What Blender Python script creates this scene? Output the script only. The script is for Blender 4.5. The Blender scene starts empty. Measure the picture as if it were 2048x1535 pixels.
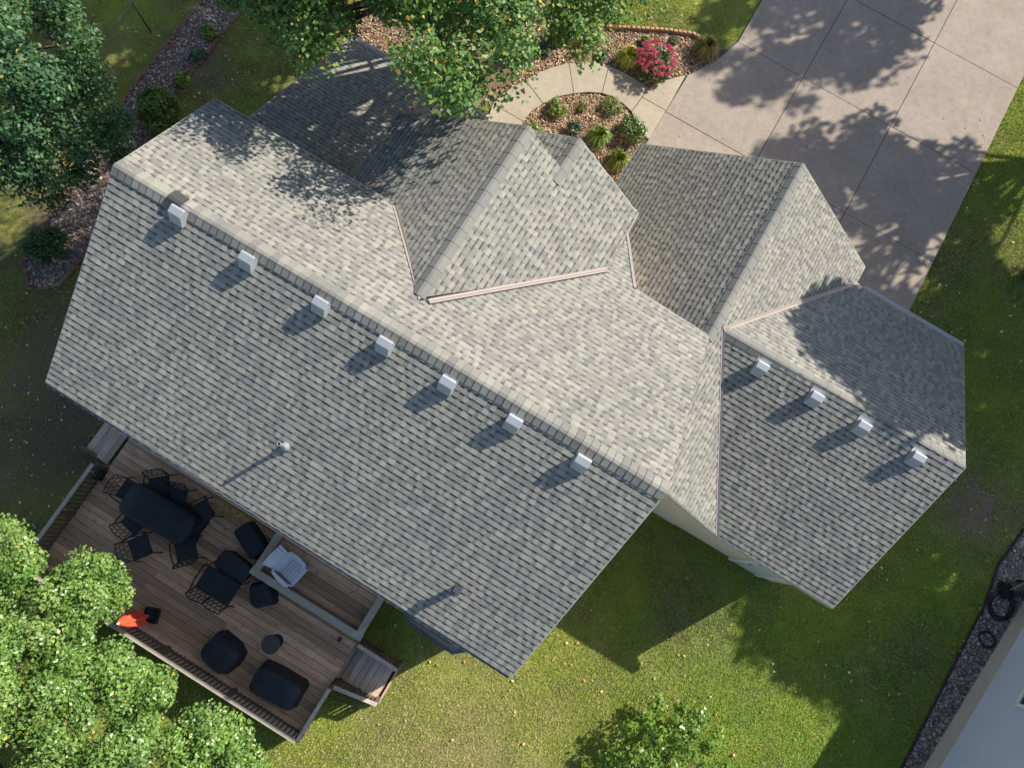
import bpy, math, random
import numpy as np
from mathutils import Vector, Matrix, Euler

random.seed(7)
rng = np.random.default_rng(7)
scene = bpy.context.scene
col = scene.collection

# ------------------------------------------------------------------ camera
CAM = np.array([8.458, -2.104, 16.447])
CROT = (0.198700, -0.056251, 0.535036)
FPX = 1418.9
cam_data = bpy.data.cameras.new("camera")
cam = bpy.data.objects.new("camera", cam_data)
col.objects.link(cam)
cam.location = CAM
cam.rotation_euler = CROT
cam_data.sensor_width = 36.0
cam_data.lens = FPX / 2048.0 * 36.0
cam_data.clip_end = 1000
scene.camera = cam

# ------------------------------------------------------------------ light
SUN_AZ = math.radians(57.8)      # direction towards the sun, from +X to +Y
SUN_EL = math.radians(37.5)
world = bpy.data.worlds.new("World")
scene.world = world
world.use_nodes = True
wn = world.node_tree
sky = wn.nodes.new("ShaderNodeTexSky")
sky.sky_type = 'NISHITA'
sky.sun_disc = False
sky.sun_elevation = SUN_EL
sky.sun_rotation = math.pi / 2 - SUN_AZ
bg = wn.nodes["Background"]
bg.inputs[1].default_value = 0.082
wn.links.new(sky.outputs[0], bg.inputs[0])
sun_data = bpy.data.lights.new("sun", 'SUN')
sun_data.energy = 3.6
sun_data.angle = math.radians(0.55)
sun_data.color = (1.0, 0.93, 0.81)
sun = bpy.data.objects.new("sun", sun_data)
col.objects.link(sun)
SDIR = Vector((math.cos(SUN_AZ) * math.cos(SUN_EL), math.sin(SUN_AZ) * math.cos(SUN_EL), math.sin(SUN_EL)))
sun.rotation_euler = SDIR.to_track_quat('Z', 'Y').to_euler()
sun.location = (20, 25, 30)
scene.view_settings.view_transform = 'Standard'
scene.view_settings.look = 'None'
scene.view_settings.exposure = 1.2
scene.view_settings.gamma = 1.0

# ------------------------------------------------------------------ survey helpers
RM = np.array(Euler(CROT, 'XYZ').to_matrix())

def ray(px, py):
    return RM @ np.array([(px - 1024) / FPX, -(py - 767.5) / FPX, -1.0])

def at(px, py, z=0.0):
    """point of the level plane at height z seen at a photo position"""
    d = ray(px, py)
    return CAM + d * ((z - CAM[2]) / d[2])

def at_plane(px, py, P):
    d = ray(px, py)
    return CAM + d * (np.dot(P[1], P[0] - CAM) / np.dot(P[1], d))

def plane3(a, b, c):
    a, b, c = map(np.array, (a, b, c))
    n = np.cross(b - a, c - a).astype(float)
    n /= np.linalg.norm(n)
    return (a.astype(float), n if n[2] > 0 else -n)

def plane_pn(p, n):
    n = np.array(n, float)
    return (np.array(p, float), n / np.linalg.norm(n))

def zon(P, x, y):
    p, n = P
    return p[2] - (n[0] * (x - p[0]) + n[1] * (y - p[1])) / n[2]

# ------------------------------------------------------------------ objects
def tag(o, label=None, cat=None, group=None, kind=None):
    if label: o["label"] = label
    if cat: o["category"] = cat
    if group: o["group"] = group
    if kind: o["kind"] = kind
    return o

def empty(name, loc=(0, 0, 0), rz=0.0, parent=None):
    o = bpy.data.objects.new(name, None)
    col.objects.link(o)
    o.location = loc
    o.rotation_euler = (0, 0, rz)
    o.empty_display_size = 0.2
    if parent: o.parent = parent
    return o

class MB:
    def __init__(self):
        self.v = []; self.f = []; self.c = []
    def add(self, verts, faces, c=None):
        b = len(self.v)
        self.v.extend([tuple(map(float, p)) for p in verts])
        for f in faces:
            self.f.append(tuple(i + b for i in f))
            self.c.append(c)
        return self
    def box(self, c, s, rz=0.0, tilt=None, col=None):
        hx, hy, hz = s[0] / 2, s[1] / 2, s[2] / 2
        m = Matrix.Rotation(rz, 3, 'Z')
        if tilt is not None: m = m @ tilt
        vs = []
        for dz in (-hz, hz):
            for dx, dy in ((-hx, -hy), (hx, -hy), (hx, hy), (-hx, hy)):
                q = m @ Vector((dx, dy, dz))
                vs.append((c[0] + q.x, c[1] + q.y, c[2] + q.z))
        return self.add(vs, [(3, 2, 1, 0), (4, 5, 6, 7), (0, 1, 5, 4), (1, 2, 6, 5), (2, 3, 7, 6), (3, 0, 4, 7)], col)
    def prism(self, poly, z0, z1, col=None, taper=0.0):
        poly = ccw([tuple(p[:2]) for p in poly])
        n = len(poly)
        cx = sum(p[0] for p in poly) / n; cy = sum(p[1] for p in poly) / n
        vs = [(x, y, z0) for x, y in poly] + [(x + (cx - x) * taper, y + (cy - y) * taper, z1) for x, y in poly]
        fs = [tuple(range(n - 1, -1, -1)), tuple(range(n, 2 * n))] + [(i, (i + 1) % n, n + (i + 1) % n, n + i) for i in range(n)]
        return self.add(vs, fs, col)
    def slab(self, poly3, n, h0, h1, col=None):
        """prism of a polygon lying on a tilted plane; offsets along n"""
        k = len(poly3); n = np.array(n)
        vs = [np.array(p) + n * h0 for p in poly3] + [np.array(p) + n * h1 for p in poly3]
        fs = [tuple(range(k - 1, -1, -1)), tuple(range(k, 2 * k))] + [(i, (i + 1) % k, k + (i + 1) % k, k + i) for i in range(k)]
        return self.add(vs, fs, col)
    def tube(self, path, r, n=8, col=None, cap=True):
        path = [Vector(p) for p in path]
        rs = r if isinstance(r, (list, tuple)) else [r] * len(path)
        vs = []; fs = []
        prev = None
        for i, p in enumerate(path):
            d = (path[min(i + 1, len(path) - 1)] - path[max(i - 1, 0)])
            if d.length < 1e-9: d = Vector((0, 0, 1))
            d.normalize()
            a = d.orthogonal().normalized() if prev is None else (prev - d * prev.dot(d)).normalized()
            prev = a
            b = d.cross(a)
            for j in range(n):
                t = 2 * math.pi * j / n
                vs.append(p + (a * math.cos(t) + b * math.sin(t)) * rs[i])
        for i in range(len(path) - 1):
            for j in range(n):
                fs.append((i * n + j, i * n + (j + 1) % n, (i + 1) * n + (j + 1) % n, (i + 1) * n + j))
        if cap:
            fs.append(tuple(range(n - 1, -1, -1)))
            m = (len(path) - 1) * n
            fs.append(tuple(range(m, m + n)))
        return self.add(vs, fs, col)
    def lathe(self, prof, c=(0, 0, 0), n=20, sx=1.0, sy=1.0, col=None, wob=None):
        vs = []; fs = []
        for i, (r, z) in enumerate(prof):
            for j in range(n):
                t = 2 * math.pi * j / n
                k = 1.0 if wob is None else 1 + wob * math.sin(5 * t + i)
                vs.append((c[0] + r * k * sx * math.cos(t), c[1] + r * k * sy * math.sin(t), c[2] + z))
        for i in range(len(prof) - 1):
            for j in range(n):
                fs.append((i * n + j, i * n + (j + 1) % n, (i + 1) * n + (j + 1) % n, (i + 1) * n + j))
        fs.append(tuple(range(n - 1, -1, -1)))
        m = (len(prof) - 1) * n
        fs.append(tuple(range(m, m + n)))
        return self.add(vs, fs, col)
    def mesh(self, name, mat, smooth=False):
        me = bpy.data.meshes.new(name)
        me.from_pydata(self.v, [], self.f)
        if any(c is not None for c in self.c):
            a = me.attributes.new("col", 'FLOAT_COLOR', 'FACE')
            a.data.foreach_set("color", np.array([(c if c is not None else (.3, .3, .3)) + (1.0,) for c in self.c], np.float32).ravel())
        me.materials.append(mat)
        if smooth:
            me.polygons.foreach_set("use_smooth", [True] * len(me.polygons))
        me.update()
        return me
    def build(self, name, mat, parent=None, loc=None, smooth=False, bevel=0.0, rz=0.0):
        o = bpy.data.objects.new(name, self.mesh(name, mat, smooth))
        col.objects.link(o)
        if loc is not None: o.location = loc
        if rz: o.rotation_euler = (0, 0, rz)
        if parent: o.parent = parent
        if bevel:
            b = o.modifiers.new("bevel", 'BEVEL'); b.width = bevel; b.segments = 2; b.limit_method = 'ANGLE'
        return o

def ccw(poly):
    a = sum(poly[i][0] * poly[(i + 1) % len(poly)][1] - poly[(i + 1) % len(poly)][0] * poly[i][1] for i in range(len(poly)))
    return poly if a > 0 else poly[::-1]

def clip(poly, conv):
    """clip a 2-D polygon by a convex counter-clockwise polygon"""
    out = poly
    for i in range(len(conv)):
        ax, ay = conv[i]; bx, by = conv[(i + 1) % len(conv)]
        ex, ey = bx - ax, by - ay
        inp = out; out = []
        if not inp: return []
        for j in range(len(inp)):
            p = inp[j]; q = inp[(j + 1) % len(inp)]
            dp = ex * (p[1] - ay) - ey * (p[0] - ax)
            dq = ex * (q[1] - ay) - ey * (q[0] - ax)
            if dp >= 0: out.append(p)
            if (dp >= 0) != (dq >= 0):
                t = dp / (dp - dq)
                out.append((p[0] + (q[0] - p[0]) * t, p[1] + (q[1] - p[1]) * t))
    return out if len(out) >= 3 else []

def convex_parts(poly):
    """a 2-D polygon as convex pieces (ears cut off when it is not convex)"""
    poly = ccw(list(poly))
    cr = lambda a, b, c: (b[0] - a[0]) * (c[1] - b[1]) - (b[1] - a[1]) * (c[0] - b[0])
    n = len(poly)
    if all(cr(poly[i - 1], poly[i], poly[(i + 1) % n]) > -1e-7 for i in range(n)): return [poly]
    out = []; p = poly[:]
    while len(p) > 3:
        for i in range(len(p)):
            a, b, c = p[i - 1], p[i], p[(i + 1) % len(p)]
            if cr(a, b, c) <= 1e-9: continue
            if any(inside(q_, [a, b, c]) for q_ in p if q_ not in (a, b, c)): continue
            out.append([a, b, c]); p.pop(i); break
        else:
            break
    out.append(p)
    return out

def area2(poly):
    return abs(sum(poly[i][0] * poly[(i + 1) % len(poly)][1] - poly[(i + 1) % len(poly)][0] * poly[i][1] for i in range(len(poly)))) / 2

def inside(p, poly):
    r = False; n = len(poly); j = n - 1
    for i in range(n):
        if (poly[i][1] > p[1]) != (poly[j][1] > p[1]) and p[0] < (poly[j][0] - poly[i][0]) * (p[1] - poly[i][1]) / (poly[j][1] - poly[i][1]) + poly[i][0]:
            r = not r
        j = i
    return r

def inside_many(X, Y, poly):
    r = np.zeros(len(X), bool); n = len(poly); j = n - 1
    for i in range(n):
        xi, yi = poly[i][0], poly[i][1]; xj, yj = poly[j][0], poly[j][1]
        if yi != yj:
            c = ((yi > Y) != (yj > Y)) & (X < (xj - xi) * (Y - yi) / (yj - yi) + xi)
            r ^= c
        j = i
    return r

def big_mesh(name, verts, nper, mat, cols=None, parent=None):
    """many separate triangles (nper=3) or quads (nper=4) from an (N*nper,3) array"""
    nv = len(verts); nf = nv // nper
    me = bpy.data.meshes.new(name)
    me.vertices.add(nv)
    me.vertices.foreach_set("co", np.ascontiguousarray(verts, np.float32).ravel())
    me.loops.add(nv)
    me.loops.foreach_set("vertex_index", np.arange(nv, dtype=np.int32))
    me.polygons.add(nf)
    me.polygons.foreach_set("loop_start", np.arange(0, nv, nper, dtype=np.int32))
    me.update(calc_edges=True)
    if cols is not None:
        a = me.attributes.new("col", 'FLOAT_COLOR', 'FACE')
        a.data.foreach_set("color", np.concatenate([cols, np.ones((nf, 1))], 1).astype(np.float32).ravel())
    me.materials.append(mat)
    o = bpy.data.objects.new(name, me)
    col.objects.link(o)
    if parent: o.parent = parent
    return o

# ------------------------------------------------------------------ materials
class NT:
    def __init__(self, name):
        self.m = bpy.data.materials.new(name); self.m.use_nodes = True
        self.t = self.m.node_tree; self.b = self.t.nodes["Principled BSDF"]
        self.co = None
    def n(self, typ, **kw):
        x = self.t.nodes.new(typ)
        for k, w in kw.items(): setattr(x, k, w)
        return x
    def l(self, a, b): self.t.links.new(a, b)
    def coord(self, kind='Object', scale=(1, 1, 1)):
        tc = self.n("ShaderNodeTexCoord"); mp = self.n("ShaderNodeMapping")
        mp.inputs['Scale'].default_value = scale
        self.l(tc.outputs[kind], mp.inputs[0]); return mp.outputs[0]
    def world(self, scale=(1, 1, 1)):
        g = self.n("ShaderNodeNewGeometry"); mp = self.n("ShaderNodeMapping")
        mp.inputs['Scale'].default_value = scale
        self.l(g.outputs['Position'], mp.inputs[0]); return mp.outputs[0]
    def noise(self, co, scale, detail=4, rough=.55):
        x = self.n("ShaderNodeTexNoise"); x.inputs['Scale'].default_value = scale
        x.inputs['Detail'].default_value = detail; x.inputs['Roughness'].default_value = rough
        self.l(co, x.inputs['Vector']); return x.outputs['Fac']
    def ramp(self, fac, stops):
        x = self.n("ShaderNodeValToRGB"); e = x.color_ramp.elements
        while len(e) < len(stops): e.new(.5)
        for i, (p, c) in enumerate(stops):
            e[i].position = p; e[i].color = (c if len(c) == 4 else tuple(c) + (1,))
        self.l(fac, x.inputs[0]); return x.outputs[0]
    def mix(self, fac, a, b, blend='MIX'):
        x = self.n("ShaderNodeMix", data_type='RGBA', blend_type=blend)
        for s, w in ((0, fac), (6, a), (7, b)):
            if hasattr(w, 'links') or isinstance(w, bpy.types.NodeSocket): self.l(w, x.inputs[s])
            elif s == 0: x.inputs[0].default_value = w
            else: x.inputs[s].default_value = tuple(w) + (1,)
        return x.outputs[2]
    def bump(self, h, strength=.3, dist=.01):
        x = self.n("ShaderNodeBump"); x.inputs['Strength'].default_value = strength; x.inputs['Distance'].default_value = dist
        self.l(h, x.inputs['Height']); self.l(x.outputs[0], self.b.inputs['Normal'])
    def attr(self, name='col'):
        return self.n("ShaderNodeAttribute", attribute_name=name).outputs['Color']
    def done(self, color=None, rough=.8, metal=0.0, spec=.3):
        if color is not None:
            if isinstance(color, bpy.types.NodeSocket): self.l(color, self.b.inputs['Base Color'])
            else: self.b.inputs['Base Color'].default_value = tuple(color) + (1,)
        self.b.inputs['Roughness'].default_value = rough
        self.b.inputs['Metallic'].default_value = metal
        self.b.inputs['Specular IOR Level'].default_value = spec
        return self.m

MATS = {}
def simple(name, c, rough=.7, metal=0.0, var=.12, scale=6, spec=.3, bump=0.0):
    if name in MATS: return MATS[name]
    t = NT(name); w = t.world()
    f = t.noise(w, scale, 5, .6)
    cc = t.ramp(f, [(.25, tuple(x * (1 - var) for x in c)), (.75, tuple(min(1, x * (1 + var)) for x in c))])
    if bump: t.bump(t.noise(w, scale * 8, 3), bump, .01)
    MATS[name] = t.done(cc, rough, metal, spec)
    return MATS[name]

def mat_attr(name, rough=.85, fine=60, amt=.25, bump=0.0, spec=.2):
    """colour of each piece comes from the piece; the material adds grain"""
    t = NT(name); w = t.world()
    f = t.noise(w, fine, 3, .7)
    g = t.ramp(f, [(.2, (1 - amt,) * 3), (.8, (1 + amt,) * 3)])
    c = t.mix(1.0, t.attr(), g, 'MULTIPLY')
    f2 = t.noise(w, 1.1, 4, .6)
    c = t.mix(1.0, c, t.ramp(f2, [(.3, (.9, .9, .92)), (.7, (1.06, 1.05, 1.02))]), 'MULTIPLY')
    if bump: t.bump(f, bump, .004)
    return t.done(c, rough, 0, spec)

def mat_leaf(name, rough=.45, trans=.25, tcol=(.25, .4, .05), spec=.4):
    t = NT(name)
    c = t.attr()
    t.l(c, t.b.inputs['Base Color'])
    t.b.inputs['Roughness'].default_value = rough
    t.b.inputs['Specular IOR Level'].default_value = spec
    tr = t.n("ShaderNodeBsdfTranslucent")
    t.l(t.mix(.55, c, tcol), tr.inputs[0])
    ms = t.n("ShaderNodeMixShader"); ms.inputs[0].default_value = trans
    t.l(t.b.outputs[0], ms.inputs[1]); t.l(tr.outputs[0], ms.inputs[2])
    t.l(ms.outputs[0], t.t.nodes["Material Output"].inputs[0])
    return t.m

def mat_ground():
    t = NT("lawn_soil"); w = t.world()
    big = t.noise(w, .35, 5, .6); mid = t.noise(w, 1.6, 5, .65); fine = t.noise(w, 22, 4, .7)
    soil = t.ramp(mid, [(.3, (.085, .062, .043)), (.7, (.175, .138, .098))])
    grass = t.ramp(mid, [(.3, (.120, .155, .026)), (.7, (.25, .265, .055))])
    c = t.mix(t.ramp(big, [(.34, (0, 0, 0)), (.56, (1, 1, 1))]), soil, grass)
    for (px_, py_, r_, colr, amt) in ((-.4, -4.9, 2.9, (.115, .085, .060), 1.0), (18.4, 4.3, 2.0, (.17, .125, .105), .9), (10.9, -6.3, 3.0, (.245, .205, .10), .6), (-2.2, -3.2, 2.6, (.13, .095, .062), .85), (-3.4, .3, 2.2, (.14, .10, .065), .7)):
        vm = t.n("ShaderNodeVectorMath", operation='DISTANCE'); t.l(w, vm.inputs[0]); vm.inputs[1].default_value = (px_, py_, 0)
        mr = t.n("ShaderNodeMapRange"); t.l(vm.outputs['Value'], mr.inputs[0])
        for k_, v_ in enumerate((r_, r_ * .25, 0.0, 1.0)): mr.inputs[k_ + 1].default_value = v_
        ad_ = t.n("ShaderNodeMath", operation='MULTIPLY_ADD'); t.l(mid, ad_.inputs[0]); ad_.inputs[1].default_value = 1.6; ad_.inputs[2].default_value = -.8
        sm = t.n("ShaderNodeMath", operation='ADD', use_clamp=True); t.l(mr.outputs[0], sm.inputs[0]); t.l(ad_.outputs[0], sm.inputs[1])
        ml = t.n("ShaderNodeMath", operation='MULTIPLY'); t.l(sm.outputs[0], ml.inputs[0]); t.l(mr.outputs[0], ml.inputs[1])
        m2 = t.n("ShaderNodeMath", operation='MULTIPLY'); t.l(ml.outputs[0], m2.inputs[0]); m2.inputs[1].default_value = amt
        c = t.mix(m2.outputs[0], c, colr)
    c = t.mix(1.0, c, t.ramp(fine, [(.25, (.6, .6, .6)), (.8, (1.4, 1.4, 1.4))]), 'MULTIPLY')
    t.bump(fine, .6, .03)
    return t.done(c, .95, 0, .1)

def mat_concrete(name, a, b, stain=.5):
    t = NT(name); w = t.world()
    f = t.noise(w, .9, 6, .65); g = t.noise(w, 7, 5, .7); h = t.noise(w, 90, 2, .6)
    c = t.ramp(f, [(.3, a), (.7, b)])
    c = t.mix(1.0, c, t.ramp(g, [(.3, (1 - .16 * stain * 2,) * 3), (.62, (1.03, 1.03, 1.03))]), 'MULTIPLY')
    c = t.mix(1.0, c, t.ramp(h, [(.25, (.9, .9, .9)), (.75, (1.08, 1.08, 1.08))]), 'MULTIPLY')
    sp = t.noise(w, 2.6, 6, .75)
    c = t.mix(t.ramp(sp, [(.60, (0, 0, 0)), (.74, (.30, .30, .30))]), c, tuple(x * .62 for x in a))
    vo = t.n("ShaderNodeTexVoronoi", feature='DISTANCE_TO_EDGE'); vo.inputs['Scale'].default_value = .33
    wv = t.n("ShaderNodeVectorMath", operation='ADD'); nz = t.n("ShaderNodeTexNoise"); nz.inputs['Scale'].default_value = 2.2; nz.inputs['Detail'].default_value = 5
    t.l(w, nz.inputs['Vector']); t.l(w, wv.inputs[0]); t.l(nz.outputs['Color'], wv.inputs[1]); t.l(wv.outputs[0], vo.inputs['Vector'])
    c = t.mix(t.ramp(vo.outputs['Distance'], [(0.0, (.35, .35, .35)), (.0035, (0, 0, 0))]), c, tuple(x * .45 for x in a))
    t.bump(h, .25, .004)
    return t.done(c, .9, 0, .2)

def mat_wood(name, a, b, c2, along=(0.6, 9, 9), moss=.0):
    t = NT(name); w = t.world(along)
    f = t.noise(w, 3.0, 6, .7)
    g = t.noise(t.world(), 1.3, 5, .65)
    oi = t.n("ShaderNodeObjectInfo")
    base = t.ramp(f, [(.25, a), (.55, b), (.85, c2)])
    tone = t.ramp(oi.outputs['Random'], [(0, (.62, .59, .57)), (.5, (1, .97, .94)), (1, (1.28, 1.20, 1.14))])
    cc = t.mix(1.0, base, tone, 'MULTIPLY')
    cc = t.mix(t.ramp(g, [(.48, (0, 0, 0)), (.75, (.55, .55, .55))]), cc, (.26, .225, .13))
    st = t.noise(t.world((.35, 2.2, 2.2)), 2.1, 5, .7)
    cc = t.mix(t.ramp(st, [(.50, (0, 0, 0)), (.68, (.6, .6, .6))]), cc, (b[0] * .72, b[1] * .56, b[2] * .46))
    spots = t.noise(t.world(), 9.0, 3, .6)
    cc = t.mix(t.ramp(spots, [(.60, (0, 0, 0)), (.72, (.6, .6, .6))]), cc, (.16, .11, .085))
    t.bump(f, .35, .006)
    return t.done(cc, .85, 0, .2)

M_GROUND = mat_ground()
M_DRIVE = mat_concrete("driveway_concrete", (.272, .226, .188), (.330, .279, .235))
M_WALK = mat_concrete("walk_concrete", (.325, .279, .212), (.395, .343, .265), .4)
M_JOINT = simple("joint_dirt", (.085, .075, .062), .95)
M_SHINGLE = mat_attr("asphalt_shingle", .92, 140, .2, .25, .15)
M_UNDER = simple("roof_underlay", (.10, .10, .10), .9)
M_TRIM = simple("painted_trim", (.42, .40, .37), .6, var=.06)
M_SIDING = simple("beige_siding", (.66, .56, .42), .75, var=.06, scale=2)
M_VALLEY = simple("valley_metal", (.345, .295, .268), .5, .3, .05)
M_VENT = simple("galvanised_vent", (.40, .42, .44), .42, .35, .05, spec=.5)
M_PIPE = simple("pipe_grey", (.30, .31, .33), .5, .2)
M_DARK = simple("dark_opening", (.02, .02, .022), .8)
M_PLANK = mat_wood("weathered_deck_wood", (.38, .240, .158), (.61, .41, .285), (.74, .55, .415))
M_PLANKY = mat_wood("weathered_step_wood", (.34, .275, .22), (.50, .42, .35), (.64, .56, .48), (9, .6, 9))
M_RAIL = simple("weathered_rail", (.40, .35, .295), .85, var=.22, scale=5, bump=.2)
M_BALUSTER = simple("brown_baluster", (.15, .10, .078), .85, var=.2)
M_BLACK = simple("black_powder_coat", (.018, .019, .022), .5)
M_COVER = simple("navy_black_cover", (.020, .023, .033), .62, var=.3, scale=4, bump=.15)
M_MESHSEAT = simple("dark_sling", (.030, .032, .040), .7)
M_LAV = simple("pale_resin", (.66, .66, .74), .5, var=.04)
M_ORANGE = simple("orange_canvas", (.78, .10, .045), .8, var=.12, scale=12)
M_CHIP = mat_attr("wood_chip", .9, 40, .2)
M_BARK = simple("tree_bark", (.085, .066, .050), .95, var=.35, scale=9, bump=.5)
M_LEAFA = mat_leaf("leaf_bright", .38, .28, (.30, .48, .06), .5)
M_LEAFB = mat_leaf("leaf_dark", .5, .18, (.10, .24, .06), .35)
M_BLADE = mat_leaf("grass_blade", .6, .2, (.2, .26, .05), .25)
M_PETAL = mat_leaf("petal", .6, .2, (.6, .12, .2), .2)
M_NWALL = simple("blue_grey_siding", (.50, .555, .68), .6, var=.04, scale=1.2)
M_FOUND = simple("foundation_band", (.46, .42, .38), .9, var=.1)
M_WHITE = simple("white_frame", (.72, .72, .72), .5, var=.04)
M_GLASS = simple("dark_glass", (.03, .04, .06), .08, 0, .1, spec=.6)
M_EDGE = simple("black_edging", (.02, .02, .022), .6)
M_BRICK = mat_attr("edging_brick_clay", .9, 30, .15)
M_LEAFLIT = mat_attr("fallen_leaf", .7, 20, .15)
M_RUBBER = simple("black_hose_rubber", (.018, .018, .02), .45)
M_FENCE = simple("fence_metal", (.10, .105, .10), .5, .4)
M_YELLOW = simple("yellow_plastic", (.65, .42, .03), .5)
M_RED = simple("red_plastic", (.35, .03, .03), .5)

# ================================================================== ground
g = MB()
N = 40
g.add([(-150, -150, 0), (170, -150, 0), (170, 170, 0), (-150, 170, 0)], [(0, 1, 2, 3)])
ground = g.build("ground", M_GROUND)
tag(ground, kind="structure")

# ------------------------------------------------------------------ driveway
def inset(poly, d):
    poly = ccw([tuple(p[:2]) for p in poly]); n = len(poly); out = []
    for i in range(n):
        p0 = Vector(poly[i - 1]); p1 = Vector(poly[i]); p2 = Vector(poly[(i + 1) % n])
        a = (p1 - p0).normalized(); b = (p2 - p1).normalized()
        na = Vector((-a.y, a.x)); nb = Vector((-b.y, b.x))
        k = (na + nb); k = k / max(.35, k.dot(na)) if k.length > 1e-6 else na
        out.append(tuple(p1 + k * d))
    return out

DX = [7.30, 9.95, 12.57, 15.10]
DY = [5.4, 9.47, 12.35, 15.3, 18.2, 21.2, 24.2]
left_edge = [(6.95, 10.33), (7.35, 10.81), (7.75, 11.55), (7.98, 12.35), (8.02, 13.2), (7.95, 15.3), (7.9, 18.2), (7.9, 24.2)]
base = MB()
base.prism([(6.6, 8.6), (7.3, 5.6), (15.05, 5.6), (15.05, 24.1), (7.95, 24.1), (8.0, 12.5), (7.0, 10.3)], .004, .02)
driveway = base.build("driveway", M_JOINT)
tag(driveway, kind="structure")
def slab(poly, parent, mat, top=.06, name="slab"):
    m = MB(); q = inset(poly, .007); m.prism(q, .022, top, taper=0)
    o = m.build(name, mat, parent, bevel=.006)
    return o
drive_polys = []
for i in range(3):
    for j in range(len(DY) - 1):
        if i == 0 and j >= 1:
            continue
        drive_polys.append([(DX[i], DY[j]), (DX[i + 1], DY[j]), (DX[i + 1], DY[j + 1]), (DX[i], DY[j + 1])])
drive_polys.append([(7.3, 9.47), (9.95, 9.47), (9.95, 12.35), (7.98, 12.35), (7.75, 11.55), (7.35, 10.81), (7.3, 10.73)])
for j in range(2, len(DY) - 1):
    drive_polys.append([(7.98, DY[j]), (9.95, DY[j]), (9.95, DY[j + 1]), (7.93, DY[j + 1])])
for k, p in enumerate(drive_polys):
    slab(p, driveway, M_DRIVE, .06 + random.uniform(-.003, .003))

# ------------------------------------------------------------------ walkway
def P(*pts): return [tuple(at(x, y)[:2]) for x, y in pts]
walk_polys = [
    P((985, 210), (1045, 245), (1048, 300), (960, 290)),
    P((985, 210), (1008, 188), (1030, 174), (1050, 163), (1086, 210), (1064, 224), (1045, 245)),
    P((1050, 163), (1075, 149), (1105, 137), (1137, 129), (1147, 190), (1116, 196), (1086, 210)),
    P((1137, 129), (1165, 127), (1190, 128), (1217, 134), (1203, 189), (1175, 187), (1147, 190)),
    P((1217, 134), (1245, 146), (1272, 162), (1296, 178), (1262, 226), (1245, 210), (1225, 197), (1203, 189)),
    P((1296, 178), (1320, 166), (1371, 152), (1344, 202), (1331, 224), (1283, 197)),
    P((1283, 197), (1331, 224), (1297, 281), (1277, 268), (1262, 226)),
]
wb = MB()
for p in walk_polys: wb.prism(inset(p, .006), .004, .020)
walkway = wb.build("walkway", M_JOINT)
tag(walkway, kind="structure")
for p in walk_polys: slab(p, walkway, M_WALK, .06 + random.uniform(-.003, .003))

# ------------------------------------------------------------------ planting beds
BED_IN = P((1045, 245), (1064, 224), (1086, 210), (1116, 196), (1147, 190), (1203, 189), (1225, 197), (1245, 210), (1262, 226), (1277, 268), (1285, 300), (1230, 380), (1120, 330), (1040, 300))
BED_OUT = P((940, 20), (1010, 20), (1205, 60), (1260, 62), (1330, 66), (1385, 75), (1425, 97), (1440, 118), (1385, 148), (1335, 163), (1296, 178), (1272, 162), (1245, 146), (1217, 134), (1190, 128), (1137, 129), (1075, 149), (1030, 174), (1008, 188), (985, 210), (930, 215), (690, 60), (740, -20))
BED_SIDE = [(-4.45, 7.5), (-4.40, 3.0), (-4.25, 1.2), (-3.95, -1.2), (-3.75, -2.3), (-3.2, -2.7), (-2.7, -2.3), (-2.65, -1.2), (-2.9, .6), (-3.35, 2.2), (-3.45, 4.2), (-3.40, 7.5)]
BED_GRAVEL = [tuple(at(1788, 1560)[:2]), tuple(at(1870, 1400)[:2]), tuple(at(1935, 1270)[:2]), tuple(at(1965, 1215)[:2]), tuple(at(1995, 1130)[:2]), tuple(at(2060, 1040)[:2]), (21.4, 4.8), (20.4, 3.2), (19.62, -1.6), (19.5, -2.2)]
def bed(poly, name, mat, z=.012):
    m = MB(); m.prism(poly, .003, z); o = m.build(name, mat); tag(o, kind="structure"); return o
M_BEDSOIL = simple("bed_soil", (.17, .115, .075), .95, var=.3, scale=14, bump=.6)
M_BEDGREY = simple("bed_soil_grey", (.15, .125, .11), .95, var=.35, scale=12, bump=.6)
bed(BED_IN, "planting_bed", M_BEDSOIL)
bed(BED_OUT, "planting_bed", M_BEDSOIL)
bed(BED_SIDE, "planting_bed", M_BEDGREY)
bed(BED_GRAVEL, "gravel_strip", M_BEDGREY)

def scatter_poly(poly, n):
    xs = [p[0] for p in poly]; ys = [p[1] for p in poly]
    X = rng.uniform(min(xs), max(xs), n * 3); Y = rng.uniform(min(ys), max(ys), n * 3)
    k = inside_many(X, Y, poly)
    return X[k][:n], Y[k][:n]

def chips(name, poly, n, pal, size, z, mat, label, cat, asp=(.35, .7), tiltamt=.5):
    X, Y = scatter_poly(poly, n); n = len(X)
    L = rng.uniform(size[0], size[1], n); W = L * rng.uniform(asp[0], asp[1], n)
    a = rng.uniform(0, 2 * np.pi, n)
    u = np.stack([np.cos(a), np.sin(a), rng.normal(0, tiltamt, n)], 1)
    w = np.stack([-np.sin(a), np.cos(a), rng.normal(0, tiltamt, n)], 1)
    c = np.stack([X, Y, z + rng.uniform(0, .02, n)], 1)
    u *= L[:, None] / 2; w *= W[:, None] / 2
    v = np.stack([c - u - w, c + u - w, c + u + w, c - u + w], 1).reshape(-1, 3)
    pal = np.array(pal); cc = pal[rng.integers(0, len(pal), n)] * rng.uniform(.75, 1.25, (n, 1))
    o = big_mesh(name, v, 4, mat, cc)
    tag(o, label, cat, kind="stuff"); return o

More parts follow.
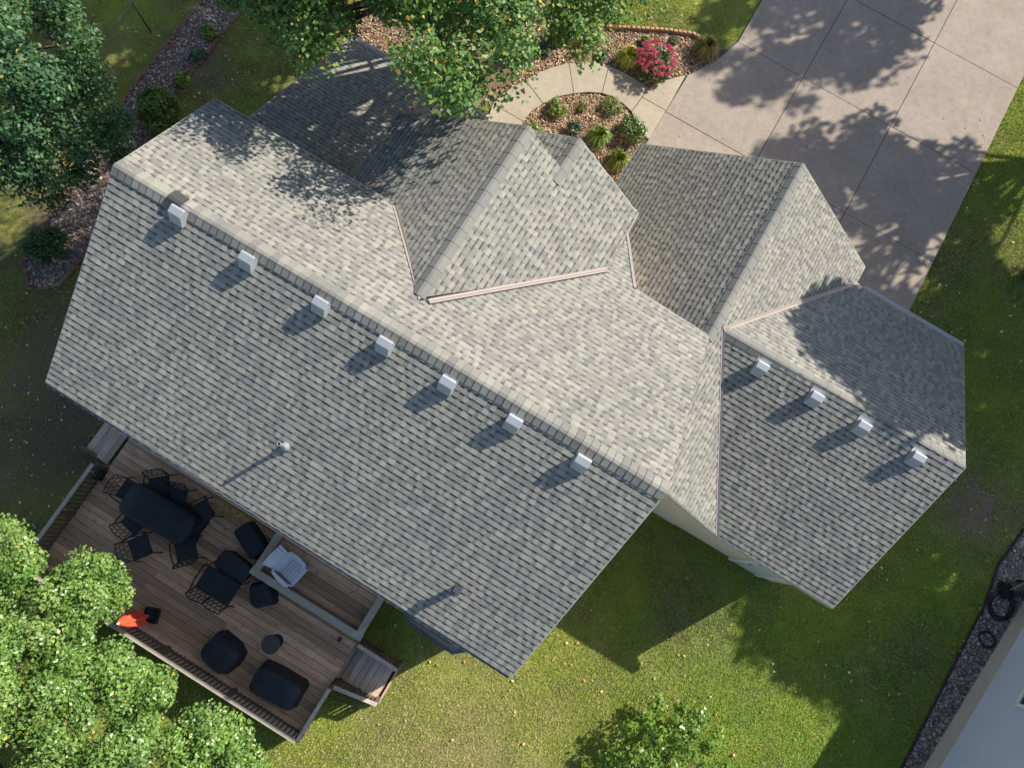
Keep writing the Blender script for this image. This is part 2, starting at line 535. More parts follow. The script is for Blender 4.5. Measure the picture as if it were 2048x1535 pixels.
CHIPPAL = [(.36, .235, .14), (.44, .32, .21), (.24, .145, .085), (.50, .40, .29), (.30, .185, .115), (.40, .27, .18)]
chips("wood_chips", BED_IN, 5200, CHIPPAL, (.03, .075), .018, M_CHIP, "tan wood chip mulch inside the curve of the walkway", "mulch")
chips("wood_chips", BED_OUT, 9500, CHIPPAL, (.03, .075), .018, M_CHIP, "tan wood chip mulch between the walkway and the scalloped edging", "mulch")
chips("wood_chips", BED_SIDE, 5200, [(.32, .25, .21), (.42, .36, .32), (.24, .16, .12), (.48, .42, .38), (.30, .19, .12)], (.03, .08), .016, M_CHIP, "greyish mulch in the long bed beside the wire fence", "mulch")
chips("gravel", BED_GRAVEL, 6500, [(.26, .22, .19), (.36, .32, .29), (.16, .13, .12), (.45, .41, .37), (.22, .16, .13)], (.025, .06), .018, M_CHIP, "brown and grey gravel along the blue house wall", "gravel", (.6, 1.0))

# scalloped edging of the front bed
edging = empty("garden_edging", tuple(at(1205, 58)))
tag(edging, "scalloped clay edging along the lawn side of the front bed", "edging")
epx = [(1200, 57), (1260, 60), (1330, 64), (1385, 72), (1425, 95)]
ew = [at(*p)[:2] for p in epx]
def walk_path(pts, step):
    out = []; acc = 0.0
    pts = [np.array(p, float) for p in pts]
    for a, b in zip(pts[:-1], pts[1:]):
        L = np.linalg.norm(b - a); d = (b - a) / L; t = acc
        while t < L:
            out.append((a + d * t, math.atan2(d[1], d[0]))); t += step
        acc = t - L
    return out
eb = MB()
eb.add([(-.06, -.035, 0), (.06, -.035, 0), (.06, .035, 0), (-.06, .035, 0), (-.06, -.035, .09), (.06, -.035, .09), (.06, .035, .09), (-.06, .035, .09), (-.035, -.03, .125), (.035, -.03, .125), (.035, .03, .125), (-.035, .03, .125)],
       [(3, 2, 1, 0), (0, 1, 5, 4), (1, 2, 6, 5), (2, 3, 7, 6), (3, 0, 4, 7), (4, 5, 9, 8), (5, 6, 10, 9), (6, 7, 11, 10), (7, 4, 8, 11), (8, 9, 10, 11)], (.40, .24, .15))
ebm = eb.mesh("brick", M_BRICK)
loc0 = Vector(edging.location)
for p, a in walk_path(ew, .125):
    o = bpy.data.objects.new("brick", ebm); col.objects.link(o); o.parent = edging
    o.location = Vector((p[0], p[1], 0)) - loc0
    o.rotation_euler = (random.uniform(-.06, .06), random.uniform(-.06, .06), a + random.uniform(-.1, .1))

# red paver patch by the walk, partly under the big tree
pav = empty("paver_patch", tuple(at(1000, 180)))
tag(pav, "small patch of red brick pavers beside the curved walkway", "pavers")
pb = MB(); pb.box((0, 0, .02), (.19, .092, .05), col=(.20, .115, .08)); pbm = pb.mesh("brick", M_BRICK)
pc = at(992, 178)
for i in range(-3, 4):
    for j in range(-2, 7):
        for h in (0, 1):
            o = bpy.data.objects.new("brick", pbm); col.objects.link(o); o.parent = pav
            x = i * .3 + (0.0 if h == 0 else .145); y = j * .1 + (0.0 if h == 0 else .05)
            if h == 0: o.rotation_euler = (0, 0, .5); dx, dy = x - .05, y
            else: o.rotation_euler = (0, 0, .5); dx, dy = x + .05, y
            c, s_ = math.cos(.5), math.sin(.5)
            o.location = Vector((pc[0] - .45 + (dx * c - dy * s_) * .66, pc[1] - .1 + (dx * s_ + dy * c), random.uniform(0, .006))) - Vector(pav.location)

# long edging of the side bed
for nm, pts, lab in (("bed_edging", BED_SIDE[:6], "brown stone edging on the fence side of the long side bed"), ("bed_edging", BED_SIDE[5:], "brown stone edging on the house side of the long side bed")):
    e = empty(nm, (pts[0][0], pts[0][1], 0)); tag(e, lab, "edging")
    for p, a in walk_path(pts, .17):
        if p[1] > 7.4: continue
        o = bpy.data.objects.new("brick", pbm); col.objects.link(o); o.parent = e
        o.location = Vector((p[0] + random.uniform(-.02, .02), p[1] + random.uniform(-.02, .02), random.uniform(0, .03))) - Vector(e.location)
        o.rotation_euler = (random.uniform(-.1, .1), random.uniform(-.1, .1), a + random.uniform(-.2, .2))
        o.scale = (.85, .8, 1)

# ================================================================== house
house = empty("house", (1.4, -3.3, 0))
tag(house, "beige house under grey shingled gable roofs with square metal vents", "house")
HL = Vector(house.location)
def hb(m, name, mat, parent=None, **kw):
    """a part of the house, built in world coordinates"""
    o = m.build(name, mat, parent or house, **kw)
    p = parent or house
    o.location = -HL if p is house else (0, 0, 0)
    return o

R1 = np.array([1.057, -.263, 6.289]); R2 = np.array([10.606, -.263, 6.289])
PL_REAR = plane3(R1, R2, (1.167, -3.730, 4.484))
PL_FRONT = plane3(R1, R2, (.942, 1.819, 5.205))
J1 = np.array([5.935, .406, 5.941]); s1 = .557
PL_G1L = plane_pn(J1, (-s1, 0, 1)); PL_G1R = plane_pn(J1, (s1, 0, 1))
W2 = np.array([10.320, 6.70, 4.690]); s2 = .815
PL_W2L = plane_pn(W2, (-s2, 0, 1)); PL_W2R = plane_pn(W2, (s2, 0, 1))
G1 = np.array([15.304, 3.097, 4.529]); sg = .570
PL_GF = plane_pn(G1, (0, sg, 1)); PL_GR = plane_pn(G1, (0, -sg, 1))
PL_PORCH = plane3((.6, 2.40, 3.5), (4.19, 2.40, 3.5), (.6, 5.68, 2.25))
SUBR = at_plane(1160, 278, PL_G1R)
PL_SUBL = plane_pn(SUBR, (-s1, 0, 1))

def X(P, *pts): return [at_plane(x, y, P) for x, y in pts]
def ext(P, a, b, d):
    """point beyond b on the line a-b"""
    a = np.array(a); b = np.array(b); return b + (b - a) / np.linalg.norm(b - a) * d

slopes = []   # name, plane, list of convex polygons (3-D), outline polygon
rearP = X(PL_REAR, (229, 330), (92, 763), (1023, 1353), (1333, 983))
slopes.append(("rear", PL_REAR, [rearP]))
f = X(PL_FRONT, (229, 330), (430, 198), (789, 408), (840, 602), (1214, 541), (1256, 470), (1271, 578), (1418, 672), (1333, 983))
slopes.append(("front", PL_FRONT, [[f[0], f[1], f[2], f[3]], [f[0], f[3], f[8]], [f[3], f[4], f[6], f[7], f[8]], [f[4], f[5], f[6]]]))
def gp(P, x, y): return np.array([x, y, zon(P, x, y)])
XL1 = 3.445
g1l = [J1, gp(PL_G1L, J1[0], 3.86), gp(PL_G1L, XL1, 3.62), gp(PL_G1L, XL1, 1.62), gp(PL_G1L, 4.58, 1.62), gp(PL_G1L, 4.575, 1.80)]
slopes.append(("gable_one_left", PL_G1L, [g1l]))
q = X(PL_G1R, (1128, 345), (1160, 278), (1262, 410), (1277, 424), (1253, 470), (1214, 541))
slopes.append(("gable_one_right", PL_G1R, [[J1, gp(PL_G1R, J1[0], 3.86), q[0], q[5]], [q[0], q[1], q[2], q[3], q[4], q[5]]]))
sb = [SUBR, gp(PL_SUBL, SUBR[0], 3.3), gp(PL_SUBL, SUBR[0] - 1.0, 3.3), gp(PL_SUBL, SUBR[0] - 1.0, SUBR[1] - .02)]
slopes.append(("small_gable_left", PL_SUBL, [sb]))
RX = W2[0]
w2l = [gp(PL_W2L, RX, 6.66), gp(PL_W2L, 7.37, 6.90), gp(PL_W2L, 7.33, 4.9), gp(PL_W2L, 7.33, 3.2), gp(PL_W2L, RX, 2.6)]
slopes.append(("wing_left", PL_W2L, [w2l]))
G0 = X(PL_W2R, (1445, 659))[0]
V0 = X(PL_W2R, (1433, 1069))[0]
vf = X(PL_W2R, (1712, 566))[0]
w2a = [gp(PL_W2R, RX, 6.66), X(PL_W2R, (1730, 533))[0], vf, G0, gp(PL_W2R, RX, G0[1])]
w2b = [gp(PL_W2R, RX, G0[1]), G0, V0, gp(PL_W2R, RX, V0[1])]
slopes.append(("wing_right", PL_W2R, [w2a, w2b]))
G0g = gp(PL_GF, G0[0], G1[1])
gf = [G0g, X(PL_GF, (1930, 935))[0], X(PL_GF, (1927, 694))[0], X(PL_GF, (1729, 578))[0], gp(PL_GF, vf[0], vf[1])]
slopes.append(("garage_front", PL_GF, [gf]))
gr = [G0g, gp(PL_GR, V0[0], V0[1]), X(PL_GR, (1665, 1215))[0], X(PL_GR, (1930, 935))[0]]
slopes.append(("garage_rear", PL_GR, [gr]))
po = [gp(PL_PORCH, .57, 1.5), gp(PL_PORCH, .60, 5.68), gp(PL_PORCH, 4.19, 5.62), gp(PL_PORCH, 4.9, 4.2), gp(PL_PORCH, 5.2, 1.5)]
slopes.append(("porch", PL_PORCH, [po]))

PAL = [(.270, .264, .231), (.212, .209, .194), (.286, .280, .246), (.228, .224, .204), (.248, .243, .215), (.194, .192, .181)]
PW = [.27, .20, .18, .15, .14, .06]
EXPO = .105
SLAB = .006
under_dark = [(.215, .213, .205), (.26, .257, .243), (.175, .176, .176)]
pieces = []    # (score, slope index, verts, faces, colour)
slope_objs = []
for si, (nm, PLN, polys) in enumerate(slopes):
    n = PLN[1]; o0 = PLN[0]
    u = np.cross(n, (0, 0, 1.0)); u /= np.linalg.norm(u)
    w = np.cross(u, n); w = w if w[2] > 0 else -w
    # underlay boards, the slope itself
    m = MB()
    for poly in polys: m.slab(poly, n, -.10, -.004)
    so = hb(m, "roof_slope", M_UNDER)
    slope_objs.append(so)
    p2 = [ccw([(float(np.dot(p - o0, u)), float(np.dot(p - o0, w))) for p in map(np.array, poly)]) for poly in polys]
    p2 = [c_ for poly in p2 for c_ in convex_parts(poly)]
    allp = [p for poly in p2 for p in poly]
    umin = min(p[0] for p in allp); umax = max(p[0] for p in allp)
    wmin = min(p[1] for p in allp); wmax = max(p[1] for p in allp)
    nr = int(math.ceil((wmax - wmin) / EXPO))
    for r in range(nr):
        w0 = wmin + r * EXPO; w1 = w0 + EXPO + .012
        uu = umin - random.uniform(0, .3); tab = random.random() < .5
        while uu < umax:
            L = random.uniform(.055, .120) if tab else random.uniform(.050, .090)
            lo = uu; hi = uu + L; uu = hi; cur = tab; tab = not tab
            if random.random() < .12: tab = cur
            h = .0140 if cur else .0095
            h += random.uniform(-.001, .001)
            if cur: c = random.choices(PAL, PW)[0]
            else: c = random.choices(PAL, PW)[0]; c = tuple(x * .94 for x in c)
            kk = random.uniform(.93, 1.07); c = tuple(x * kk for x in c)
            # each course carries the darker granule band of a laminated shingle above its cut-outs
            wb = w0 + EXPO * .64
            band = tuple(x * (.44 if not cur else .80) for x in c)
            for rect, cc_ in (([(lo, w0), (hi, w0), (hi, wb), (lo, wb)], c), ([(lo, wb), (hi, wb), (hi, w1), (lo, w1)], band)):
              for cv in p2:
                pp = clip(rect, cv)
                if not pp or area2(pp) < 2e-4: continue
                k = len(pp)
                top = []; bot = []
                for (a, b) in pp:
                    t = (b - w0) / (w1 - w0)
                    base_pt = o0 + u * a + w * b
                    top.append(base_pt + n * (h - (h - .0015) * t * .9))
                    bot.append(base_pt - n * .008)
                vs = bot + top
                fs = [tuple(range(k, 2 * k))] + [(i, (i + 1) % k, k + (i + 1) % k, k + i) for i in range(k)]
                e1 = top[1] - top[0]; e2 = top[2] - top[1]
                if np.dot(np.cross(e1, e2), n) < 0:
                    fs = [tuple(reversed(x)) for x in fs]
                mid = sum(top) / k; d = CAM - mid; D = np.linalg.norm(d)
                score = area2(pp) * max(0, np.dot(d / D, n)) / D ** 2 if (cur and cc_ is c) else 0.0
                if nm in ("porch",): score = 0
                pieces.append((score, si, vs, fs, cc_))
order = sorted(range(len(pieces)), key=lambda i: -pieces[i][0])
single = set(order[:300])
rest = MB()
for i, (sc_, si, vs, fs, c) in enumerate(pieces):
    if i in single:
        m = MB(); cen = sum(np.array(p) for p in vs) / len(vs)
        m.add([np.array(p) - cen for p in vs], fs, c)
        o = m.build("shingle", M_SHINGLE, slope_objs[si]); o.location = cen
    else:
        rest.add(vs, fs, c)
ro = hb(rest, "shingles", M_SHINGLE); ro["kind"] = "stuff"

# eave and rake trim strips
def strip(a, b, n_out, wdt, hgt, name, mat, up=.0):
    a = Vector(a); b = Vector(b); d = (b - a).normalized(); L = (b - a).length
    z = Vector((0, 0, 1)); side = d.cross(z).normalized()
    if side.dot(Vector(n_out)) < 0: side = -side
    m = MB(); vs = []
    for p in (a, b):
        for ss, zz in ((-.01, up), (wdt, up), (wdt, up - hgt), (-.01, up - hgt)):
            vs.append(p + side * ss + z * zz)
    m.add(vs, [(0, 1, 2, 3), (7, 6, 5, 4), (0, 4, 5, 1), (1, 5, 6, 2), (2, 6, 7, 3), (3, 7, 4, 0)])
    return hb(m, name, mat)
E_ = [(rearP[1], rearP[2], (0, -1, 0)), (rearP[0], rearP[1], (-1, 0, 0)), (rearP[2], rearP[3], (1, 0, 0)), (f[0], f[1], (-1, 0, 0)), (f[1], f[2], (0, 1, 0)),
      (f[6], f[7], (0, 1, 0)), (g1l[1], g1l[2], (0, 1, 0)), (g1l[2], g1l[3], (-1, 0, 0)), (q[1], q[2], (0, 1, 0)), (q[3], q[4], (1, 0, 0)),
      (sb[0], sb[3], (0, 1, 0)), (w2l[0], w2l[1], (0, 1, 0)), (w2l[1], w2l[2], (-1, 0, 0)), (w2a[0], w2a[1], (0, 1, 0)), (w2a[1], w2a[2], (1, 0, 0)), (w2b[2], w2b[3], (0, -1, 0)),
      (gf[1], gf[2], (1, 0, 0)), (gf[2], gf[3], (0, 1, 0)), (gr[1], gr[2], (0, -1, 0)), (gr[2], gr[3], (1, 0, 0)), (po[0], po[1], (-1, 0, 0)), (po[1], po[2], (0, 1, 0)), (po[2], po[3], (1, 0, 0)), (po[3], po[4], (1, 0, 0))]
for a, b, no in E_:
    strip(a, b, no, .016, .15, "fascia", M_TRIM, up=-.004)

# ridge caps
def ridge_caps(a, b, na, nb, step, wdt, dark_at=None, palette=PAL, h0=.027, h1=.015, tone=(.80, .93)):
    a = np.array(a, float); b = np.array(b, float); d = (b - a); L = np.linalg.norm(d); d /= L
    na = np.array(na); nb = np.array(nb)
    da = np.cross(d, na); da = da if da[2] < 0 else -da
    db = np.cross(d, nb); db = db if db[2] < 0 else -db
    i = 0; t = 0.0
    while t < L:
        t1 = min(t + step * 1.05, L)
        m = MB(); vs = []
        for tt, hh in ((t, h0), (t1, h1)):
            p = a + d * tt
            up = np.array((0, 0, 1.0))
            prof = [p + da * wdt + na * hh, p + da * wdt * .35 + na * (hh + .004), p + da * .03 + up * (hh + .012), p + db * .03 + up * (hh + .012), p + db * wdt * .35 + nb * (hh + .004), p + db * wdt + nb * hh]
            low = [x - up * .012 for x in prof]
            vs += prof + low
        fs = []
        for k in range(5):
            fs.append((k, k + 1, 12 + k + 1, 12 + k))
            fs.append((6 + k, 12 + 6 + k, 12 + 6 + k + 1, 6 + k + 1))
        fs += [(0, 12, 18, 6), (5, 11, 23, 17), tuple(range(6)) + tuple(range(11, 5, -1)), tuple(range(17, 11, -1)) + tuple(range(18, 24))]
        c = random.choices(palette, [.3, .2, .05, .25, .15, .05])[0]
        kk = random.uniform(*tone)
        c = tuple(x * kk for x in c)
        if dark_at is not None and abs(t - dark_at) < step * 1.05: c = (.06, .06, .063)
        cen = (a + d * t) 
        m.add([np.array(x) - cen for x in vs], fs, c)
        o = m.build("ridge_cap", M_SHINGLE, house); o.location = Vector(cen) - HL
        t += step; i += 1
RR1 = at_plane(229, 330, PL_REAR); RR2 = at_plane(1333, 983, PL_REAR)
tdark = float(np.linalg.norm(at_plane(352, 402, PL_REAR) - RR1))
ridge_caps(RR1, RR2, PL_REAR[1], PL_FRONT[1], .1275, .15)
dk = (RR2 - RR1) / np.linalg.norm(RR2 - RR1); lift = np.array([0, 0, .035])
ridge_caps(RR1 + dk * (tdark - .12) + lift, RR1 + dk * (tdark + .13) + lift, PL_REAR[1], PL_FRONT[1], .30, .16, dark_at=0.0)
ridge_caps(J1 + np.array([0, .06, 0]), gp(PL_G1L, J1[0], 3.86), PL_G1L[1], PL_G1R[1], .255, .13, None, PAL[1:2] * 6, .021, .016, (.86, .98))
ridge_caps(gp(PL_W2L, RX, 2.75), gp(PL_W2L, RX, 6.66), PL_W2L[1], PL_W2R[1], .255, .13, None, PAL[1:2] * 6, .021, .016, (.86, .98))
ridge_caps(G0g + np.array([.05, 0, 0]), gf[1], PL_GF[1], PL_GR[1], .255, .13, None, PAL[1:2] * 6, .021, .016, (.86, .98))
ridge_caps(np.array([SUBR[0], 3.45, SUBR[2]]), SUBR, PL_SUBL[1], PL_G1R[1], .255, .13, None, PAL[1:2] * 6, .021, .016, (.86, .98))

# open metal valleys
def valley(a, b, na, nb, wdt=.055, name="valley_flashing", mat=None):
    a = np.array(a, float); b = np.array(b, float); d = (b - a) / np.linalg.norm(b - a)
    na = np.array(na); nb = np.array(nb)
    da = np.cross(d, na); da = da if da[2] > 0 else -da
    db = np.cross(d, nb); db = db if db[2] > 0 else -db
    m = MB(); vs = []
    for p in (a, b):
        vs += [p + da * wdt + na * .0155, p + da * .010 + na * .0145, p + (na + nb) * .004, p + db * .010 + nb * .0145, p + db * wdt + nb * .0155,
               p + da * wdt + na * .004, p + db * wdt + nb * .004]
    fs = [(0, 1, 8, 7), (1, 2, 9, 8), (2, 3, 10, 9), (3, 4, 11, 10), (5, 0, 7, 12), (4, 6, 13, 11), (0, 5, 6, 4, 3, 2, 1), (7, 8, 9, 10, 11, 13, 12)]
    m.add(vs, fs)
    return hb(m, name, mat or M_VALLEY)
valley(f[2], f[3] + np.array([0, .03, 0]), PL_FRONT[1], PL_G1L[1], .042)
valley(f[4] + np.array([0, 0, .045]), f[3] + np.array([.12, .06, .004]), PL_FRONT[1], PL_G1R[1], .048)
valley(gp(PL_GF, vf[0], vf[1]), G0, PL_GF[1], PL_W2R[1], .05)
M_VALLEY2 = simple("step_flashing_metal", (.28, .25, .25), .45, .3, .05)
valley(V0, G0, PL_GR[1], PL_W2R[1], .045, mat=M_VALLEY2)
fl = MB()
fl.slab([f[5] + np.array([.01, 0, 0]), f[6] + np.array([.01, 0, 0]), f[6] + np.array([-.05, 0, 0]), f[5] + np.array([-.05, 0, 0])], PL_FRONT[1], .004, .024)
hb(fl, "valley_flashing", M_VALLEY2)
sk = MB()     # wall below the flashing edge
sk.add([f[5], f[6], f[6] - np.array([0, 0, 1.6]), f[5] - np.array([0, 0, 1.6])], [(0, 1, 2, 3)])
hb(sk, "wall", M_SIDING)

# walls
def gable_x(x0, x1, prof):
    k = len(prof)
    vs = [(x0, y, z) for y, z in prof] + [(x1, y, z) for y, z in prof]
    fs = [tuple(range(k)), tuple(range(2 * k - 1, k - 1, -1))] + [(i, k + i, k + (i + 1) % k, (i + 1) % k) for i in range(k)]
    m = MB(); m.add(vs, fs); return hb(m, "wall", M_SIDING)
def gable_y(y0, y1, prof):
    k = len(prof)
    vs = [(x, y0, z) for x, z in prof] + [(x, y1, z) for x, z in prof]
    fs = [tuple(range(k - 1, -1, -1)), tuple(range(k, 2 * k))] + [(i, (i + 1) % k, k + (i + 1) % k, k + i) for i in range(k)]
    m = MB(); m.add(vs, fs); return hb(m, "wall", M_SIDING)
T = .13
gable_x(1.40, 10.15, [(-3.36, 0), (-3.36, zon(PL_REAR, 5, -3.36) - T), (-.263, 6.289 - T), (1.45, zon(PL_FRONT, 5, 1.45) - T), (1.45, 0)])
gable_y(.6, 3.45, [(3.8, 0), (3.8, zon(PL_G1L, 3.8, 2) - T), (J1[0], J1[2] - T), (7.85, zon(PL_G1R, 7.85, 2) - T), (7.85, 0)])
gable_y(.32, 6.35, [(7.72, 0), (7.72, zon(PL_W2L, 7.72, 3) - T), (RX, W2[2] - T), (12.45, zon(PL_W2R, 12.45, 3) - T), (12.45, 0)])
gable_x(10.4, 14.95, [(.335, 0), (.335, zon(PL_GR, 13, .335) - T), (G1[1], G1[2] - T), (5.85, zon(PL_GF, 13, 5.85) - T), (5.85, 0)])
gable_x(1.0, 3.95, [(1.4, 0), (1.4, zon(PL_PORCH, 2, 1.4) - .2), (5.3, zon(PL_PORCH, 2, 5.3) - .2), (5.3, 0)])
# pale service door in the garage's back wall
dm = MB(); dm.box((14.27, .315, 1.02), (.62, .05, 2.04))
door = hb(dm, "door", simple("pale_door", (.50, .50, .46), .6, var=.05)); door["label"] = "pale grey green door in the back wall"
hd = MB(); hd.box((14.03, .275, 1.0), (.03, .06, .1)); hb(hd, "handle", M_VENT, door); 
tr = MB()
for x in (13.92, 14.62): tr.box((x, .31, 1.05), (.07, .07, 2.1))
tr.box((14.27, .31, 2.1), (.77, .07, .07)); hb(tr, "door_frame", M_WHITE, door)
for zc in (.35, .95, 1.6):
    b_ = MB(); b_.box((14.27, .285, zc), (.44, .02, .40)); hb(b_, "panel", MATS["pale_door"], door)

# patio door and windows of the back wall
M_SASH = M_WHITE
for (xc, zc, w_, h_, nm) in ((2.9, 1.62, 1.7, 2.05, "patio_door"), (5.0, 1.9, 1.1, 1.1, "window"), (6.6, 1.9, 1.1, 1.1, "window"), (3.4, 3.55, 1.2, .7, "window"), (6.2, 3.55, 1.2, .7, "window"), (8.8, 3.55, 1.2, .7, "window")):
    m = MB(); m.box((xc, -3.372, zc), (w_, .03, h_)); wo = hb(m, nm, M_GLASS)
    m = MB()
    for sx in (-1, 1): m.box((xc + sx * w_ / 2, -3.385, zc), (.07, .06, h_ + .07))
    for sz in (-1, 1): m.box((xc, -3.386, zc + sz * h_ / 2), (w_ - .07, .06, .07))
    m.box((xc, -3.384, zc), (.05, .05, h_ - .07)); hb(m, "frame", M_SASH, wo)

# bay window under the rear eave
bay = MB()
bp = [(8.02, -3.3), (8.06, -4.05), (8.32, -4.27), (9.38, -4.33), (9.66, -4.10), (9.70, -3.3)]
bay.prism([(8.12, -3.3), (8.14, -4.0), (8.36, -4.18), (9.34, -4.24), (9.58, -4.04), (9.6, -3.3)], .55, 2.05)
bayo = hb(bay, "bay_window", M_SIDING)
bt = MB(); bt.prism(bp, 2.05, 2.12); bt.prism([(8.05, -3.3), (8.09, -4.0), (8.34, -4.22), (9.36, -4.28), (9.62, -4.06), (9.66, -3.3)], 2.12, 2.5, taper=.32)
hb(bt, "bay_roof", simple("slate_blue_roof", (.105, .112, .13), .6, var=.12, scale=6), bayo)
for (a, b_) in (((8.36, -4.19), (9.34, -4.25)),):
    gl = MB(); gl.box((8.85, -4.235, 1.45), (.8, .03, .8)); hb(gl, "pane", M_GLASS, bayo)

# vents
def roof_vent(px, py, PLN, w=.225, dep=.15, h=.20):
    n = PLN[1]
    top = at_plane(px, py, (PLN[0] + np.array([0, 0, h]), n))
    p = top - np.array([0, 0, h]); p[2] = zon(PLN, p[0], p[1])
    v = empty("roof_vent", Vector(p) - HL, parent=house)
    sl = -PLN[1][1] / PLN[1][2]           # dz/dy
    fl_ = MB(); k = .012
    fl_.add([(sx * (w / 2 + k), sy, sl * sy + zz) for zz in (.008, .018) for sx, sy in ((-1, -dep / 2 - k), (1, -dep / 2 - k), (1, dep / 2 + .12), (-1, dep / 2 + .12))],
            [(3, 2, 1, 0), (4, 5, 6, 7), (0, 1, 5, 4), (1, 2, 6, 5), (2, 3, 7, 6), (3, 0, 4, 7)])
    fl_.build("flange", M_VENT, v)
    hd_ = MB(); vs = []
    prof = [(-dep / 2 - .045, sl * (-dep / 2 - .045) + .02), (-dep / 2 - .05, sl * (-dep / 2 - .05) + .05), (-.045, h - .01), (dep / 2 - .01, h + .02), (dep / 2 + .02, h), (dep / 2 + .02, sl * (dep / 2) + .01)]
    m_ = len(prof)
    vs = [(-w / 2, y, z) for y, z in prof] + [(w / 2, y, z) for y, z in prof]
    hd_.add(vs, [tuple(range(m_)), tuple(range(2 * m_ - 1, m_ - 1, -1))] + [(i, m_ + i, m_ + (i + 1) % m_, (i + 1) % m_) for i in range(m_)])
    hd_.build("hood", M_VENT, v, bevel=.006)
    gm = MB()
    gm.box((0, -dep / 2 - .046, .030 + sl * (-dep / 2 - .046)), (w * .86, .012, .018))
    gm.build("louvre", M_DARK, v)
for p in ((350, 424), (490, 517), (638, 607), (767, 687), (893, 766), (1027, 844), (1165, 924)):
    roof_vent(p[0], p[1], PL_REAR)
for p in ((1525, 734), (1635, 795), (1730, 853), (1839, 916)):
    roof_vent(p[0], p[1], PL_GR)
# plumbing pipe and small square flue
pp = at_plane(571, 893, PL_REAR)
vp = empty("vent_pipe", Vector(pp) - HL, parent=house)
m = MB(); m.lathe([(.032, -.05), (.032, .40), (.024, .40), (.024, .25)], n=16); m.build("pipe", M_PIPE, vp, smooth=False)
m = MB(); m.lathe([(.085, -.02), (.07, .05), (.036, .10), (.033, .12)], n=16); m.build("boot", M_PIPE, vp, smooth=True)
m = MB(); m.lathe([(.025, .30), (.001, .31)], n=12); m.build("opening", M_DARK, vp)
pp = at_plane(914, 1176, PL_REAR)
fl2 = empty("flue", Vector(pp) - HL, parent=house)
m = MB(); m.box((0, 0, .10), (.09, .09, .26)); m.build("shaft", M_BLACK, fl2)
m = MB(); m.box((0, 0, .25), (.14, .14, .02)); m.box((0, 0, .27), (.10, .10, .03)); m.build("cap", simple("slate_cap", (.06, .065, .08), .5, .3), fl2)

# gutter along the garage front eave, downspout end
def gutter_or_shade_lip(a, b, no):
    return strip(Vector(a) + Vector(no) * .02, Vector(b) + Vector(no) * .02, no, .09, .09, "gutter_or_shade_lip", M_TRIM, up=-.03)
strip(Vector(rearP[1]) + Vector((.03, -.017, 0)), Vector(rearP[2]) + Vector((-.03, -.017, 0)), (0, -1, 0), .035, .06, "gutter_or_shade_lip", M_UNDER, up=-.03); gutter_or_shade_lip(gf[2], gf[3], (0, 1, 0)); gutter_or_shade_lip(po[1], po[2], (0, 1, 0))  # dark rear strip: added lip that lengthens the eave shadow over the deck rail

# ================================================================== deck
ZD = .55
deck = empty("deck", (1.05, -7.56, 0))
tag(deck, "weathered brown wooden deck with baluster railings behind the house", "deck")
DL = Vector(deck.location)
def db(m, name, mat, parent=None, **kw):
    p = parent or deck
    o = m.build(name, mat, p, **kw)
    o.location = -DL if p is deck else (0, 0, 0)
    return o
fr = MB()
fr.box((4.33, -7.50, ZD - .15), (6.5, .05, .22)); fr.box((1.10, -5.45, ZD - .15), (.05, 4.1, .22)); fr.box((7.57, -5.45, ZD - .15), (.05, 4.1, .22))
for y in np.arange(-7.2, -3.5, .6): fr.box((4.33, y, ZD - .14), (6.4, .04, .18))
db(fr, "frame", M_BALUSTER)
for x in (1.2, 3.3, 5.4, 7.45):
    for y in (-7.35, -5.4, -3.6):
        m = MB(); m.box((x, y, .15), (.1, .1, .5)); db(m, "post", M_BALUSTER)
pw, gap = .138, .007
y = -7.56; row = 0
pm = {}
def plank(x0, x1, yc, z, parent, mat, w=pw):
    m = MB(); m.box((0, 0, -.016), (x1 - x0 - .004, w, .032))
    o = m.build("plank", mat, parent, bevel=.003)
    o.location = Vector(((x0 + x1) / 2, yc, z + random.uniform(-.002, .002))) - Vector(parent.location)
    o.rotation_euler = (random.uniform(-.004, .004), 0, random.uniform(-.0006, .0006))
    return o
while y < -3.45:
    cuts = [1.05, 7.62]
    a = (3.35, 5.02)[row % 2] + random.uniform(-.25, .25)
    cuts = [1.05, a, 7.62] if y < -5.15 else [1.05, min(a, 4.4), 5.10, 7.58]
    for x0, x1 in zip(cuts[:-1], cuts[1:]):
        plank(x0, x1, y + pw / 2, ZD + (.06 if x0 > 5.0 and y > -5.15 else 0), deck, M_PLANK)
    y += pw + gap; row += 1

# low ledge with wide cap around the corner by the house
led = MB()
led.box((6.33, -5.16, .72), (2.56, .06, .44)); led.box((5.10, -4.25, .72), (.06, 1.78, .44)); led.box((7.58, -4.25, .50), (.06, 1.78, .90))
ledge = db(led, "low_ledge", M_RAIL)
for c_, s_ in (((6.33, -5.17, .955), (2.72, .15, .035)), ((5.07, -4.20, .957), (.15, 1.80, .035)), ((7.60, -4.20, .957), (.15, 1.80, .035))):
    m = MB(); m.box(c_, s_); db(m, "cap_board", M_RAIL, ledge, bevel=.006)

